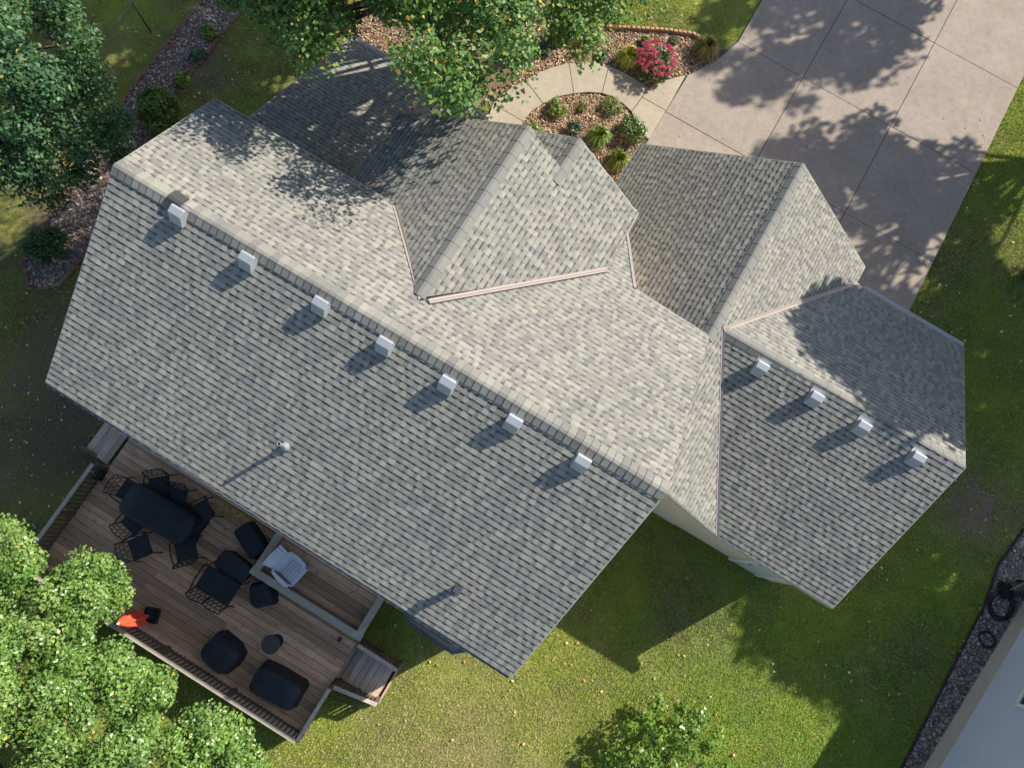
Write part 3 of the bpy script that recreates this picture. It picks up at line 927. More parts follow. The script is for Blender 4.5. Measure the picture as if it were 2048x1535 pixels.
# railings
def railing(pts, h, label, spacing=.098, bal=True, z0=None):
    a, b = Vector(pts[0]), Vector(pts[1])
    r = empty("railing", a - DL, parent=deck); r["label"] = label
    d = b - a; L = d.length; u = d.normalized(); ang = math.atan2(u.y, u.x)
    pitch = math.asin(u.z)
    m = MB(); m.box((0, 0, 0), (L + .06, .078, .034)); o = m.build("top_rail", M_RAIL, r, bevel=.005)
    o.location = d / 2 + Vector((0, 0, h)); o.rotation_euler = (0, -pitch, ang)
    m = MB(); m.box((0, 0, 0), (L, .04, .06)); o = m.build("bottom_rail", M_BALUSTER, r)
    o.location = d / 2 + Vector((0, 0, .08)); o.rotation_euler = (0, -pitch, ang)
    k = max(2, int(L / 1.6))
    for i in range(k + 1):
        m = MB(); m.box((0, 0, h / 2 - .12), (.085, .085, h + .22)); o = m.build("post", M_BALUSTER, r)
        o.location = d * (i / k); o.rotation_euler = (0, 0, ang)
    bm = MB(); bm.box((0, 0, h / 2 - .06), (.034, .034, h + .08)); me = bm.mesh("baluster", M_BALUSTER)
    n = int(L / spacing)
    for i in range(1, n):
        o = bpy.data.objects.new("baluster", me); col.objects.link(o); o.parent = r
        o.location = d * (i / n) + Vector((random.uniform(-.004, .004), random.uniform(-.004, .004), 0)); o.rotation_euler = (0, 0, ang)
    return r
railing(((1.08, -7.40, ZD), (7.62, -7.40, ZD)), .62, "long rear railing of the deck")
railing(((1.02, -5.05, ZD), (1.02, -7.34, ZD)), .62, "side railing of the deck by the bare soil")
railing(((7.66, -7.34, ZD), (7.67, -6.28, ZD)), .62, "short side railing next to the landing")
railing(((7.72, -6.25, .42), (8.62, -6.14, .28)), .50, "landing railing on the rear side", .085)
railing(((7.72, -5.33, .42), (8.62, -5.37, .28)), .50, "landing railing on the house side", .085)
# landing and steps
landing = empty("landing", (7.7, -6.2, 0)); landing.parent = deck; landing.location = Vector((7.7, -6.2, 0)) - DL
for i in range(6):
    m = MB(); m.box((0, 0, -.018), (.140, .84, .036)); o = m.build("plank", M_PLANKY, landing, bevel=.003)
    o.location = (.02 + i * .148 + .05, .44, .34 + random.uniform(-.002, .002))
m = MB(); m.box((.47, .44, .15), (.86, .80, .27)); m.build("frame", M_BALUSTER, landing)
m = MB(); m.box((.965, .42, .17), (.045, .86, .28)); m.build("skirt_board", simple("fresh_skirt", (.42, .29, .22), .8), landing)
m = MB(); m.box((-.08, .45, .43), (.14, .86, .05)); m.build("tread", M_PLANKY, landing)
st = empty("steps"); st.parent = deck; st.location = Vector((.2, -5.0, 0)) - DL
for i, (x, z) in enumerate(((.70, .50), (.53, .42), (.30, .24), (.12, .22))):
    m = MB(); m.box((0, 0, -.018), (.16 if i else .15, 1.35, .036)); o = m.build("tread", M_PLANKY, st, bevel=.004)
    o.location = (x - .02, .68, z)
m = MB(); m.box((.42, .0, .22), (.95, .045, .30)); m.build("stringer", M_BALUSTER, st)
m = MB(); m.box((.42, 1.36, .22), (.95, .045, .30)); m.build("stringer", M_BALUSTER, st)

# ------------------------------------------------------------------ deck furniture
def thing(name, label, cat, loc, rz=0.0, group=None):
    o = empty(name, loc, rz); tag(o, label, cat, group); return o

def lattice(m, w, z0, z1, y0, y1, nx=4, arch=.09, r=.007):
    """openwork back between two posts, leaning from y0 (bottom) to y1 (top)"""
    def pt(s, t):
        zz = z0 + (z1 - z0) * t + arch * (1 - (2 * s - 1) ** 2) * t
        return ((s - .5) * w, y0 + (y1 - y0) * t, zz)
    for k in range(nx):
        a = k / nx; b = (k + 1) / nx
        m.tube([pt(a, .02), pt((a + b) / 2, .5), pt(a, .98)], r, 5)
        m.tube([pt(b, .02), pt((a + b) / 2, .5), pt(b, .98)], r, 5)
    for t in (.33, .66):
        m.tube([pt(i / 8, t) for i in range(9)], r * .8, 5)

def make_chair(w=.50, d=.48, armless=False, name="patio_chair", seats=1):
    root = empty(name)
    m = MB(); m.box((0, 0, .41), (w, d, .05)); m.build("seat", M_MESHSEAT, root, bevel=.02)
    for s in range(seats):
        cx = (s - (seats - 1) / 2) * (w / seats)
        ww = w / seats - .01
        m = MB()
        fr_ = [(cx - ww / 2, -d / 2, .40), (cx - ww / 2, -d / 2 - .10, .74)] + [(cx + (t - .5) * ww, -d / 2 - .13, .74 + .10 * math.sin(math.pi * t)) for t in np.linspace(0, 1, 9)] + [(cx + ww / 2, -d / 2 - .10, .74), (cx + ww / 2, -d / 2, .40)]
        m.tube(fr_, .013, 6); b = m.build("backrest", M_BLACK, root, smooth=True)
        m = MB(); lattice(m, ww, .43, .74, -d / 2 - .01, -d / 2 - .125); o = m.build("lattice", M_BLACK, b, smooth=True); o.location = (cx, 0, 0)
    for sx in (-1, 1):
        m = MB(); m.tube([(sx * w / 2, -d / 2 - .06, .62), (sx * (w / 2 + .03), -.05, .64), (sx * (w / 2 + .03), d / 2 - .02, .61), (sx * (w / 2 + .015), d / 2 + .02, .52)], .016, 6); m.build("arm", M_BLACK, root, smooth=True)
        for sy in (-1, 1):
            m = MB(); m.tube([(sx * w / 2, sy * d / 2, .60 if sy > 0 else .42), (sx * (w / 2 + .01), sy * (d / 2 + .01), .25), (sx * (w / 2 + .03), sy * (d / 2 + .05), 0)], .014, 6); m.build("leg", M_BLACK, root, smooth=True)
    return root

def copy_tree(o, parent=None):
    c = o.copy(); col.objects.link(c); c.parent = parent
    for ch in list(o.children): copy_tree(ch, c)
    return c

chair0 = make_chair()
def face(px, py, tx, ty, z=ZD):
    """rotation so that +y of a thing at p points to t (photo positions on the deck)"""
    a = at(px, py, z + .4); b = at(tx, ty, z + .4)
    return a, math.atan2(b[1] - a[1], b[0] - a[0]) - math.pi / 2
chairs = [
    ((257, 982), (320, 1020), "black lattice patio chair at the end of the covered table facing the short railing", 0),
    ((318, 972), (322, 1020), "black lattice patio chair on the house side of the covered table, nearest the deck steps", 0),
    ((350, 995), (335, 1040), "black lattice patio chair tucked under the middle of the table's house side", 0),
    ((402, 1024), (352, 1052), "black lattice patio chair pulled askew beside the fallen orange leaves", 0),
    ((268, 1042), (310, 1000), "black lattice patio chair tucked under the table on the tree side", 0),
    ((371, 1100), (362, 1050), "black lattice patio chair at the table end nearest the loveseat", 0),
    ((279, 1093), (310, 1080), "black lattice patio chair standing alone between the table and the leafy tree", 0),
]
for i, (p, t, lab, _) in enumerate(chairs):
    o = chair0 if i == 0 else copy_tree(chair0)
    a, rz = face(p[0], p[1], t[0], t[1])
    o.location = (a[0], a[1], ZD); o.rotation_euler = (0, 0, rz); o.scale = (.86, .86, .9)
    tag(o, lab, "chair", "patio chairs on the deck")

def cover(name, label, cat, px, py, sx, sy, h, rz, flare=.04, mat=None, round_=.25, sag=.02, n=28):
    """fabric cover draped over something: rounded top, skirt with folds"""
    a = at(px, py, ZD + h * .8)
    root = thing(name, label, cat, (a[0], a[1], ZD), rz)
    def ring(kx, ky, z, fold=0.0):
        out = []
        for j in range(n):
            t = 2 * math.pi * j / n
            e = 2.0 / (2 + 6 * (1 - round_))
            c, s_ = math.cos(t), math.sin(t)
            x = math.copysign(abs(c) ** e, c) * kx; y = math.copysign(abs(s_) ** e, s_) * ky
            k = 1 + fold * math.sin(t * 9 + px)
            out.append((x * k, y * k, z))
        return out
    rings = [ring(sx / 2 + flare, sy / 2 + flare, .015, .03), ring(sx / 2 + flare * .5, sy / 2 + flare * .5, h * .5, .015), ring(sx / 2, sy / 2, h * .93), ring(sx / 2 - .02, sy / 2 - .02, h), ring(sx / 4, sy / 4, h - sag), ring(.01, .01, h - sag * .6)]
    vs = [p for r in rings for p in r]; fs = []
    for i in range(len(rings) - 1):
        for j in range(n): fs.append((i * n + j, i * n + (j + 1) % n, (i + 1) * n + (j + 1) % n, (i + 1) * n + j))
    m = MB(); m.add(vs, fs); o = m.build("cover", mat or M_COVER, root, smooth=True)
    return root
RX0 = 0.0
tb = cover("covered_table", "long dining table under a dark navy cover with chairs around it", "table", 319, 1027, 1.55, .70, .72, .03, .03, sag=.006)
m = MB()
for sx in (-1, 1):
    for sy in (-1, 1):
        lm = MB(); lm.box((sx * .6, sy * .24, .3), (.05, .05, .6)); lm.build("leg", M_BLACK, tb)
cover("covered_bench", "dark covered ottoman bench against the low ledge", "bench", 501, 1080, .72, .40, .36, -.42, .02)
ct = cover("coffee_table", "low dark rounded coffee table in front of the loveseat", "table", 467, 1133, .74, .46, .36, -.1, -.02, M_MESHSEAT, .6, .0)
cover("covered_side_table", "small square dark covered table turned askew by the ledge", "table", 522, 1188, .42, .42, .38, .75, .06)
fp = cover("covered_fire_pit", "rounded dark covered fire pit by the long railing", "fire pit", 441, 1307, .70, .60, .42, -.2, .05, None, .75, -.05)
m = MB(); m.tube([(-.15, .28, .50), (-.05, .36, .54), (.08, .36, .54), (.2, .28, .50)], .012, 6); m.build("strap", M_BLACK, fp, smooth=True)
gc = cover("covered_grill", "large rectangular dark covered grill in the deck corner", "grill", 552, 1374, .98, .54, .55, .06, .04, None, .25, -.02)
m = MB(); m.box((-.40, 0, .535), (.05, .44, .05)); m.build("seam", M_BLACK, gc)
rt = thing("round_side_table", "small round dark metal table next to the covered grill", "table", (*at(541, 1288, ZD + .48)[:2], ZD))
m = MB(); m.lathe([(.185, .46), (.19, .475), (.185, .49), (.15, .492), (.001, .492)], n=28); m.build("table_top", simple("dark_table_top", (.055, .057, .06), .45), rt)
m = MB(); m.tube([(0, 0, 0), (0, 0, .47)], .02, 8); m.build("pedestal", M_BLACK, rt); m = MB(); m.lathe([(.14, 0), (.13, .02), (.03, .03)], n=20); m.build("base", M_BLACK, rt)
ls = make_chair(.80, .50, name="loveseat", seats=2)
a, rz = face(437, 1170, 468, 1128)
ls.location = (a[0], a[1], ZD); ls.rotation_euler = (0, 0, .02); tag(ls, "black two seat loveseat with double arched lattice back", "loveseat")
m = MB(); m.box((0, 0, .46), (.78, .50, .07)); m.build("cushion", M_COVER, ls, bevel=.025)

# pale resin lounge chair inside the ledge
ad = thing("adirondack_chair", "pale lavender grey slatted lounge chair with wide arms inside the low ledge", "chair", (*at(577, 1133, ZD + .35)[:2], ZD + .06), math.radians(-58 + 0))
a, rz = face(565, 1122, 593, 1152)
ad.rotation_euler = (0, 0, math.radians(-101)); ad.scale = (.80, .80, .80)
for i in range(7):
    t = (i - 3)
    m = MB(); pts = []
    w0, w1 = .066, .088
    for k, (yy, zz, ww, sp) in enumerate(((-.13, .33, w0, .070), (-.50, .80 - .012 * t * t, w1, .094))):
        for s in (-1, 1):
            pts.append((t * sp + s * ww / 2, yy, zz)); 
    v = [pts[0], pts[1], pts[3], pts[2]]
    m.slab([np.array(p) for p in v], np.array((0, .78, .62)), -.01, .012); m.build("back_slat", M_LAV, ad)
for i in range(6):
    m = MB(); m.box((0, .36 - i * .088, .37 - i * .014), (.50, .076, .022)); m.build("seat_slat", M_LAV, ad, bevel=.004)
for s in (-1, 1):
    m = MB(); prof = [(s * .30, -.24), (s * .36, -.18), (s * .40, .05), (s * .385, .28), (s * .345, .37), (s * .28, .37), (s * .285, 0), (s * .28, -.22)]
    m.prism(prof, .535, .56); m.build("arm", M_LAV, ad, bevel=.006)
    m = MB(); m.box((s * .27, .38, .27), (.035, .09, .54)); m.build("leg", M_LAV, ad)
    m = MB(); m.box((s * .27, -.22, .26), (.035, .08, .52)); m.build("leg", M_LAV, ad)
m = MB(); m.box((0, -.13, .33), (.54, .05, .06)); m.build("cross_rail", M_LAV, ad)
m = MB(); m.box((0, .415, .33), (.56, .03, .10)); m.build("apron", M_LAV, ad)

# folded orange parasol in a square stand
ub = at(300, 1230, ZD + .15)
um = thing("folded_parasol", "folded orange red parasol on a dark pole by the long railing", "parasol", (ub[0], ub[1], ZD + .05))
m = MB(); m.tube([(0, 0, .0), (-.04, -.02, 2.0)], .019, 8); m.build("pole", M_PIPE, um, smooth=True)
m = MB(); vs = []; n = 24; rings = []
prof = [(.17, .72), (.16, .95), (.145, 1.25), (.11, 1.6), (.06, 1.85), (.02, 1.93)]
for (r, z) in prof:
    for j in range(n):
        t = 2 * math.pi * j / n; k = 1 + .30 * math.cos(6 * t + z * 1.2)
        vs.append((-.02 * z + r * k * math.cos(t), -.01 * z + r * k * math.sin(t) * .8, z + .03 * math.sin(3 * t)))
fs = [(i * n + j, i * n + (j + 1) % n, (i + 1) * n + (j + 1) % n, (i + 1) * n + j) for i in range(len(prof) - 1) for j in range(n)]
m.add(vs, fs); m.build("canopy", M_ORANGE, um, smooth=True)
m = MB(); m.lathe([(.02, 1.92), (.028, 1.96), (.012, 2.02)], c=(-.038, -.02, 0), n=10); m.build("finial", M_WHITE, um)
um.scale = (.95, .95, .70)
us = thing("parasol_stand", "black square frame parasol stand with shiny dark centre", "stand", (ub[0], ub[1], ZD), .35)
m = MB()
for s in (-1, 1): m.box((s * .13, 0, .08), (.03, .29, .12)); m.box((0, s * .13, .081), (.23, .03, .12))
m.build("frame", M_BLACK, us)
m = MB(); m.box((0, 0, .03), (.24, .24, .05)); m.build("weight", M_GLASS, us, bevel=.01)

bx = thing("storage_box", "small black box standing near the deck steps", "box", (*at(199, 948, ZD + .12)[:2], ZD), .1)
m = MB(); m.box((0, 0, .10), (.14, .24, .20)); m.build("body", M_BLACK, bx, bevel=.01); m = MB(); m.box((0, 0, .21), (.15, .25, .02)); m.build("lid", M_BLACK, bx, bevel=.004)
yl = thing("yellow_hand_tool", "yellow handled tool lying next to the small black box", "tool", (*at(184, 941, ZD + .05)[:2], ZD), -.45 + .55)
m = MB(); m.tube([(-.10, 0, .05), (.06, .0, .05)], [.018, .022], 8); m.build("handle", M_YELLOW, yl, smooth=True); m = MB(); m.box((.09, 0, .05), (.07, .05, .02)); m.build("head", M_BLACK, yl)
rb = thing("red_bucket", "tiny red bucket by the corner of the low ledge", "bucket", (*at(680, 1277, ZD + .05)[:2], ZD))
m = MB(); m.lathe([(.035, 0), (.05, .09), (.044, .09), (.034, .01)], n=14); m.build("pail", M_RED, rb); m = MB(); m.tube([(-.048, 0, .09), (0, .01, .13), (.048, 0, .09)], .004, 5); m.build("handle", M_PIPE, rb)

# ================================================================== neighbour house
nb = empty("neighbour_house", (19.65, -1.5, 0)); tag(nb, "blue grey house wall with white framed window behind the gravel strip", "house")
NL = Vector(nb.location)
b0 = np.array([19.60, -2.1]); b1 = np.array([20.36, 3.25]); dv = (b1 - b0) / np.linalg.norm(b1 - b0); nv = np.array([dv[1], -dv[0]])
pA = b0 - dv * 9; pB = b1 + dv * .05; pC = pB + nv * 9; pD = pA + nv * 9
def nbuild(m, name, mat, parent=None, **kw):
    o = m.build(name, mat, parent or nb, **kw); o.location = -NL if parent is None else (0, 0, 0); return o
m = MB(); m.prism([pA, pB, pC, pD], 0, .52); nbuild(m, "foundation", M_FOUND)
e = .012
m = MB(); m.prism([pA - nv * e * 2, pB - nv * e * 2 + dv * e, pC + nv * e, pD + nv * e], .52, 3.3); wall_n = nbuild(m, "wall", M_NWALL)
ang = math.atan2(dv[1], dv[0])
for i in range(13):     # lap siding boards
    m = MB(); c = (pA + pB) / 2 - nv * (e * 2 + .008); m.box((c[0], c[1], .52 + .2 * i + .10), (np.linalg.norm(pB - pA), .014, .192), ang, Matrix.Rotation(.035, 3, 'X'))
    nbuild(m, "siding_board", M_NWALL, wall_n)
apex = (pA + pD) / 2; apexB = (pB + pC) / 2
m = MB()
for (a_, b_, c_, d_) in ((pA - nv * .2 - dv * .3, pB - nv * .2 + dv * .3, apexB + dv * .4, apex - dv * .4), (pD + nv * .5 - dv * .4, pC + nv * .5 + dv * .4, apexB + dv * .4, apex - dv * .4)):
    zz = [3.2, 3.2, 5.0, 5.0]
    vs = [(p[0], p[1], z + t) for t in (0, .15) for p, z in zip((a_, b_, c_, d_), zz)]
    m.add(vs, [(0, 1, 2, 3), (7, 6, 5, 4), (0, 4, 5, 1), (1, 5, 6, 2), (2, 6, 7, 3), (3, 7, 4, 0)])
nbuild(m, "roof", M_UNDER)
# window on the wall seen at the frame edge
PW_ = plane_pn((b0[0] - nv[0] * .05, b0[1] - nv[1] * .05, 0), (-nv[0], -nv[1], 0))
wc = at_plane(2035, 1409, PW_)
win = empty("window", Vector(wc) - NL, parent=nb); win.rotation_euler = (0, 0, ang)
m = MB(); wW, wH = 1.0, 1.3
for (cx, cz, sx, sz) in ((0, wH / 2, wW, .07), (0, -wH / 2, wW, .07), (-wW / 2, 0, .07, wH + .07), (wW / 2, 0, .07, wH + .07)):
    m.box((cx, .0, cz), (sx, .07, sz))
fo = m.build("window_frame", M_WHITE, win); fo.location = (wW / 2, 0, wH / 2)
m = MB(); m.box((wW / 2, -.005, wH / 2), (wW, .02, wH)); m.build("pane", M_GLASS, win)

# plastic edging of the gravel, hoses and the reel cart
ed = MB()
epts = [Vector((p[0], p[1], .03)) for p in BED_GRAVEL[:6]]
ed.tube(epts, .028, 6); eo = ed.build("lawn_edging", M_EDGE); tag(eo, "black plastic lawn edging along the gravel strip", "edging")
def coil(cx, cy, rx, ry, turns, z, name, label, grp=None, jitter=.05, r=.014):
    pts = []; nn = int(turns * 26)
    ph = random.uniform(0, 6)
    for i in range(nn):
        t = 2 * math.pi * i / 26; k = 1 + jitter * math.sin(t * .37 + ph) + .10 * (i / nn - .5)
        pts.append((cx + rx * k * math.cos(t + ph), cy + ry * k * math.sin(t + ph), z + .006 * math.sin(t * 1.7) + .016 * (i / nn)))
    m = MB(); m.tube(pts, r, 6); o = m.build(name, M_RUBBER, smooth=True); tag(o, label, "hose", grp); return o
a = at(1971, 1277, 0); coil(a[0], a[1], .20, .16, 2.1, .05, "garden_hose", "black hose coiled in one loose ring on the gravel")
a = at(1999, 1210, 0); coil(a[0], a[1], .27, .32, 3.4, .05, "garden_hose", "tangled black hose in several loops beside the reel cart", jitter=.16)
cart = thing("hose_reel_cart", "black hose reel cart with grey handle against the blue wall", "cart", (*at(2032, 1178, .3)[:2], 0), .6)
m = MB(); m.tube([(-.18, 0, .30), (.18, 0, .30)], .16, 14); m.build("drum", M_RUBBER, cart)
for s in (-1, 1):
    m = MB(); m.lathe([(.20, -.012), (.20, .012)], n=20); o = m.build("wheel", M_BLACK, cart); o.rotation_euler = (0, math.pi / 2, 0); o.location = (s * .22, 0, .20)
    m = MB(); m.tube([(s * .2, -.05, .1), (s * .2, .05, .5), (s * .16, .22, .85)], .013, 6); m.build("upright", M_PIPE, cart)
m = MB(); m.tube([(-.17, .22, .85), (.17, .22, .85)], .022, 8); m.build("handle", M_WHITE, cart)
m = MB(); m.box((0, -.16, .06), (.42, .10, .04)); m.build("foot", M_BLACK, cart)
# drain cap on the soil near the gravel
dc = thing("drain_cap", "small round pale drain cap on bare soil near the blue house", "drain", (*at(2027, 1100, 0)[:2], 0))
m = MB(); m.lathe([(.06, 0), (.06, .05), (.045, .05), (.04, .02)], n=18); m.build("rim", M_BLACK, dc); m = MB(); m.lathe([(.04, .03), (.001, .045)], n=12); m.build("lid", M_WHITE, dc)

# ================================================================== wire fence
fence = empty("wire_fence", (-5.0, 8, 0)); tag(fence, "dark wire mesh fence with thin posts along the side lawn", "fence")
FY = [8.6, 6.45, 4.30, 2.15, 0.0, -2.15, -4.3, -6.45]
def fx(y): return -4.98 + (y - 4.3) * -.02
for y_ in FY:
    m = MB(); m.tube([(fx(y_), y_, 0), (fx(y_), y_, 1.02)], .024, 8); o = m.build("post", M_FENCE, fence, smooth=True); o.location = -Vector(fence.location)
m = MB(); m.tube([(fx(8.6), 8.6, 1.0), (fx(-6.45), -6.45, 1.0)], .018, 8); o = m.build("top_rail", M_FENCE, fence, smooth=True); o.location = -Vector(fence.location)
m = MB()
for i in range(150):
    y0 = 8.6 - i * .1
    for s in (-1, 1):
        ya, yb = y0, y0 + s * .95
        m.add([(fx(ya) - .0015, ya, .04), (fx(ya) + .0015, ya, .04), (fx(yb) + .0015, yb, .99), (fx(yb) - .0015, yb, .99)], [(0, 1, 2, 3)])
o = m.build("wire_mesh", M_FENCE, fence); o.location = -Vector(fence.location); o["kind"] = "stuff"

# ================================================================== plants
def leaf_cloud(centers, radii, per, size, pal, flat=.55, asp=.7, droop=0.0, squash=.75):
    """leaf-sized quads around clump centres; returns verts and colours"""
    V = []; Cc = []
    pal = np.array(pal)
    for (c, r) in zip(centers, radii):
        n = int(per * random.uniform(.7, 1.3))
        d = rng.normal(0, 1, (n, 3)); d /= np.linalg.norm(d, axis=1)[:, None]
        rad = r * rng.uniform(0, 1, n) ** .45
        p = np.array(c) + d * rad[:, None] * np.array([1, 1, squash])
        nrm = np.array([0, 0, 1.0]) * (1 - flat) + d * flat + rng.normal(0, .38, (n, 3))
        nrm /= np.linalg.norm(nrm, axis=1)[:, None]
        t = rng.normal(0, 1, (n, 3)); u = np.cross(nrm, t); u /= np.linalg.norm(u, axis=1)[:, None]
        w = np.cross(nrm, u)
        L = rng.uniform(size[0], size[1], n)[:, None]
        tip = p + u * L * .62 - np.array([0, 0, 1]) * L * .12
        tail = p - u * L * .45
        sa = p + w * L * asp * .5 + u * L * .05 + nrm * L * .07
        sb_ = p - w * L * asp * .5 + u * L * .05 + nrm * L * .07
        V.append(np.stack([tail, sa, tip, sb_], 1).reshape(-1, 3))
        base_c = pal[rng.integers(0, len(pal))] * .55 + pal[rng.integers(0, len(pal), n)] * .45
        Cc.append(base_c * rng.uniform(.75, 1.25, (n, 1)))
    return np.concatenate(V), np.concatenate(Cc)

def tree(name, label, base_xy, trunk_h, trunk_r, clumps, radii, per, size, pal, mat, accents=None, group=None, squash=.75, flat=.55, kids=46):
    root = empty(name, (base_xy[0], base_xy[1], 0)); tag(root, label, "tree", group)
    L0 = Vector(root.location)
    top = Vector((base_xy[0], base_xy[1], trunk_h))
    cen = sum((Vector(c) for c in clumps), Vector()) / len(clumps)
    lead = Vector((cen.x, cen.y, max(trunk_h + .5, cen.z)))
    m = MB()
    path = [L0 + Vector((0, 0, -.1)), L0 + Vector((.03, .02, trunk_h * .35)), top * .98 + Vector((.0, .0, 0)), (top + lead) / 2, lead]
    m.tube(path, [trunk_r * 1.35, trunk_r, trunk_r * .8, trunk_r * .55, trunk_r * .25], 9)
    idx = list(range(len(clumps))); random.shuffle(idx)
    for i in idx[:kids]:
        c = Vector(clumps[i]); t = random.uniform(.25, .95)
        s = top.lerp(lead, t) if random.random() < .6 else top
        mid = s.lerp(c, .5) + Vector((random.uniform(-.2, .2), random.uniform(-.2, .2), random.uniform(0, .25)))
        m.tube([s, mid, c], [trunk_r * .34, trunk_r * .2, .012], 5)
    o = m.build("trunk", M_BARK, root, smooth=True); o.location = -L0
    V, Cc = leaf_cloud(clumps, radii, per, size, pal, flat=flat, squash=squash)
    if accents:
        k = rng.random(len(Cc)) < accents[0]
        Cc[k] = np.array(accents[1])[rng.integers(0, len(accents[1]), k.sum())]
    o = big_mesh("crown", V, 4, mat, Cc, root); o.location = -L0
    return root

def clumps_px(poly, n, zf, rr, world_ok=None):
    """clump centres inside a photo outline, each at its own height"""
    xs = [p[0] for p in poly]; ys = [p[1] for p in poly]; C_ = []; R_ = []
    tries = 0
    while len(C_) < n and tries < n * 60:
        tries += 1
        x = random.uniform(min(xs), max(xs)); y = random.uniform(min(ys), max(ys))
        if not inside((x, y), poly): continue
        z = zf(x, y); p = at(x, y, z)
        C_.append(tuple(p)); R_.append(random.uniform(*rr))
    return C_, R_

# bright tree at the deck's far corner
poly = [(-420, 1000), (-100, 1010), (20, 1062), (62, 1120), (105, 1150), (165, 1128), (225, 1132), (250, 1175), (212, 1215), (182, 1255), (232, 1312), (352, 1372), (318, 1420), (385, 1440), (440, 1440), (505, 1500), (520, 1640), (400, 1800), (-420, 1800)]
def zt(x, y):
    d = math.hypot(x + 60, (y - 1480))
    return max(2.7, 5.4 - d / 230) + random.uniform(-.9, .25)
random.seed(31)
C_, R_ = clumps_px(poly, 380, zt, (.24, .40))
for pl_, n_ in (([(120, 1150), (165, 1118), (225, 1122), (252, 1165), (240, 1205), (205, 1225), (120, 1245)], 30), ([(190, 1290), (300, 1330), (350, 1372), (300, 1410), (200, 1400)], 22), ([(330, 1450), (385, 1432), (445, 1436), (505, 1495), (500, 1550), (330, 1550)], 24), ([(-20, 1060), (25, 1058), (60, 1110), (40, 1160), (-20, 1160)], 16), ([(-60, 1230), (110, 1240), (130, 1400), (-60, 1420)], 34)):
    a_, b_ = clumps_px(pl_, n_, zt, (.22, .34)); C_ += a_; R_ += b_
tree("leafy_tree", "bright green leafy tree overhanging the long deck railing", (1.6, -9.9), 2.0, .17, C_, R_, 390, (.040, .078),
     [(.135, .250, .045), (.18, .305, .060), (.105, .205, .040), (.235, .345, .090), (.16, .275, .085)], M_LEAFA, (.012, [(.5, .42, .05), (.4, .26, .06)]))

# dark tree beside the house's end
poly = [(-420, -260), (120, -220), (150, 20), (180, 110), (200, 180), (250, 205), (262, 270), (250, 345), (205, 385), (130, 402), (50, 392), (-20, 360), (-120, 380), (-420, 300)]
def zt2(x, y):
    d = math.hypot(x + 60, (y - 60))
    return max(2.2, 6.6 - d / 110) + random.uniform(-1.2, .3)
random.seed(32)
C_, R_ = clumps_px(poly, 270, zt2, (.26, .46))
tree("maple_tree", "dense dark green tree beside the end of the house and fence", (-5.6, .9), 2.2, .2, C_, R_, 290, (.05, .095),
     [(.040, .105, .045), (.055, .13, .055), (.032, .085, .038), (.075, .155, .060), (.05, .12, .03)], M_LEAFB, (.006, [(.3, .32, .05)]))

# big tree over the front walk
lobes = [([(425, -60), (480, 15), (555, 40), (590, 95), (632, 120), (668, 85), (700, 40), (690, -80)], 46, 6.2),
         ([(700, -90), (760, 20), (800, 45), (805, 140), (850, 190), (905, 205), (965, 195), (1000, 160), (1045, 120), (1055, 40), (1060, -90)], 88, 6.7),
         ([(1060, -100), (1070, 25), (1110, 50), (1140, 90), (1170, 115), (1185, 80), (1170, 40), (1230, 15), (1310, 5), (1330, -100)], 50, 4.6),
         ([(430, -300), (430, -60), (1330, -90), (1330, -400)], 115, 6.8),
         ([(470, -190), (500, -40), (830, -40), (830, -190)], 62, 7.3)]
C_ = []; R_ = []; random.seed(33)
for pl_, n_, z_ in lobes:
    a_, b_ = clumps_px(pl_, n_, lambda x, y: z_ + random.uniform(-1.3, .8), (.26, .56)); C_ += a_; R_ += b_
tree("oak_tree", "broad green tree with a few yellow leaves reaching over the dark porch roof", (3.9, 9.9), 2.6, .24, C_, R_, 210, (.05, .10),
     [(.085, .175, .030), (.115, .215, .036), (.065, .14, .030), (.145, .245, .045), (.09, .17, .045)], M_LEAFB, (.05, [(.45, .33, .04), (.38, .20, .04), (.30, .28, .05)]), flat=.4, squash=.9, kids=90)

# trees beyond the driveway that shade it
def ball(cx, cy, cz, rx, ry, rz, n, rr):
    C_ = []; R_ = []
    for i in range(n):
        d = Vector((random.gauss(0, 1), random.gauss(0, 1), random.gauss(0, 1))).normalized() * random.uniform(.45, 1) ** .6
        C_.append((cx + d.x * rx, cy + d.y * ry, cz + d.z * rz)); R_.append(random.uniform(*rr))
    return C_, R_
PALF = [(.06, .13, .03), (.08, .16, .03), (.05, .11, .03)]
for (x_, y_, z_, rx, ry, rz_, n_, lab) in (
        (17.1, 9.9, 8.0, 1.9, 1.8, 1.8, 190, "tall tree beyond the driveway edge near the garage"),
        (18.3, 16.6, 7.4, 3.6, 3.5, 2.2, 185, "wide tree at the far side of the driveway"),
        (14.7, 22.5, 7.8, 2.7, 2.2, 2.0, 95, "tree standing over the street end of the driveway"),
        (22.4, 10.6, 7.6, 2.5, 3.0, 2.2, 235, "tree on the lawn between driveway and blue house"),
        (22.4, 15.2, 7.4, 2.4, 2.6, 2.0, 170, "tree behind the wide tree at the driveway"),
        (.6, 12.2, 7.4, 3.4, 3.0, 2.0, 210, "tree on the front lawn shading the side yard")):
    random.seed(n_)
    C_, R_ = ball(x_, y_, z_, rx, ry, rz_, n_, (.35, .62))
    tree("shade_tree", lab, (x_ + .4, y_ + .6), 3.2, .2, C_, R_, 95, (.16, .26), PALF, M_LEAFB, group="trees shading the yard and driveway", kids=50)

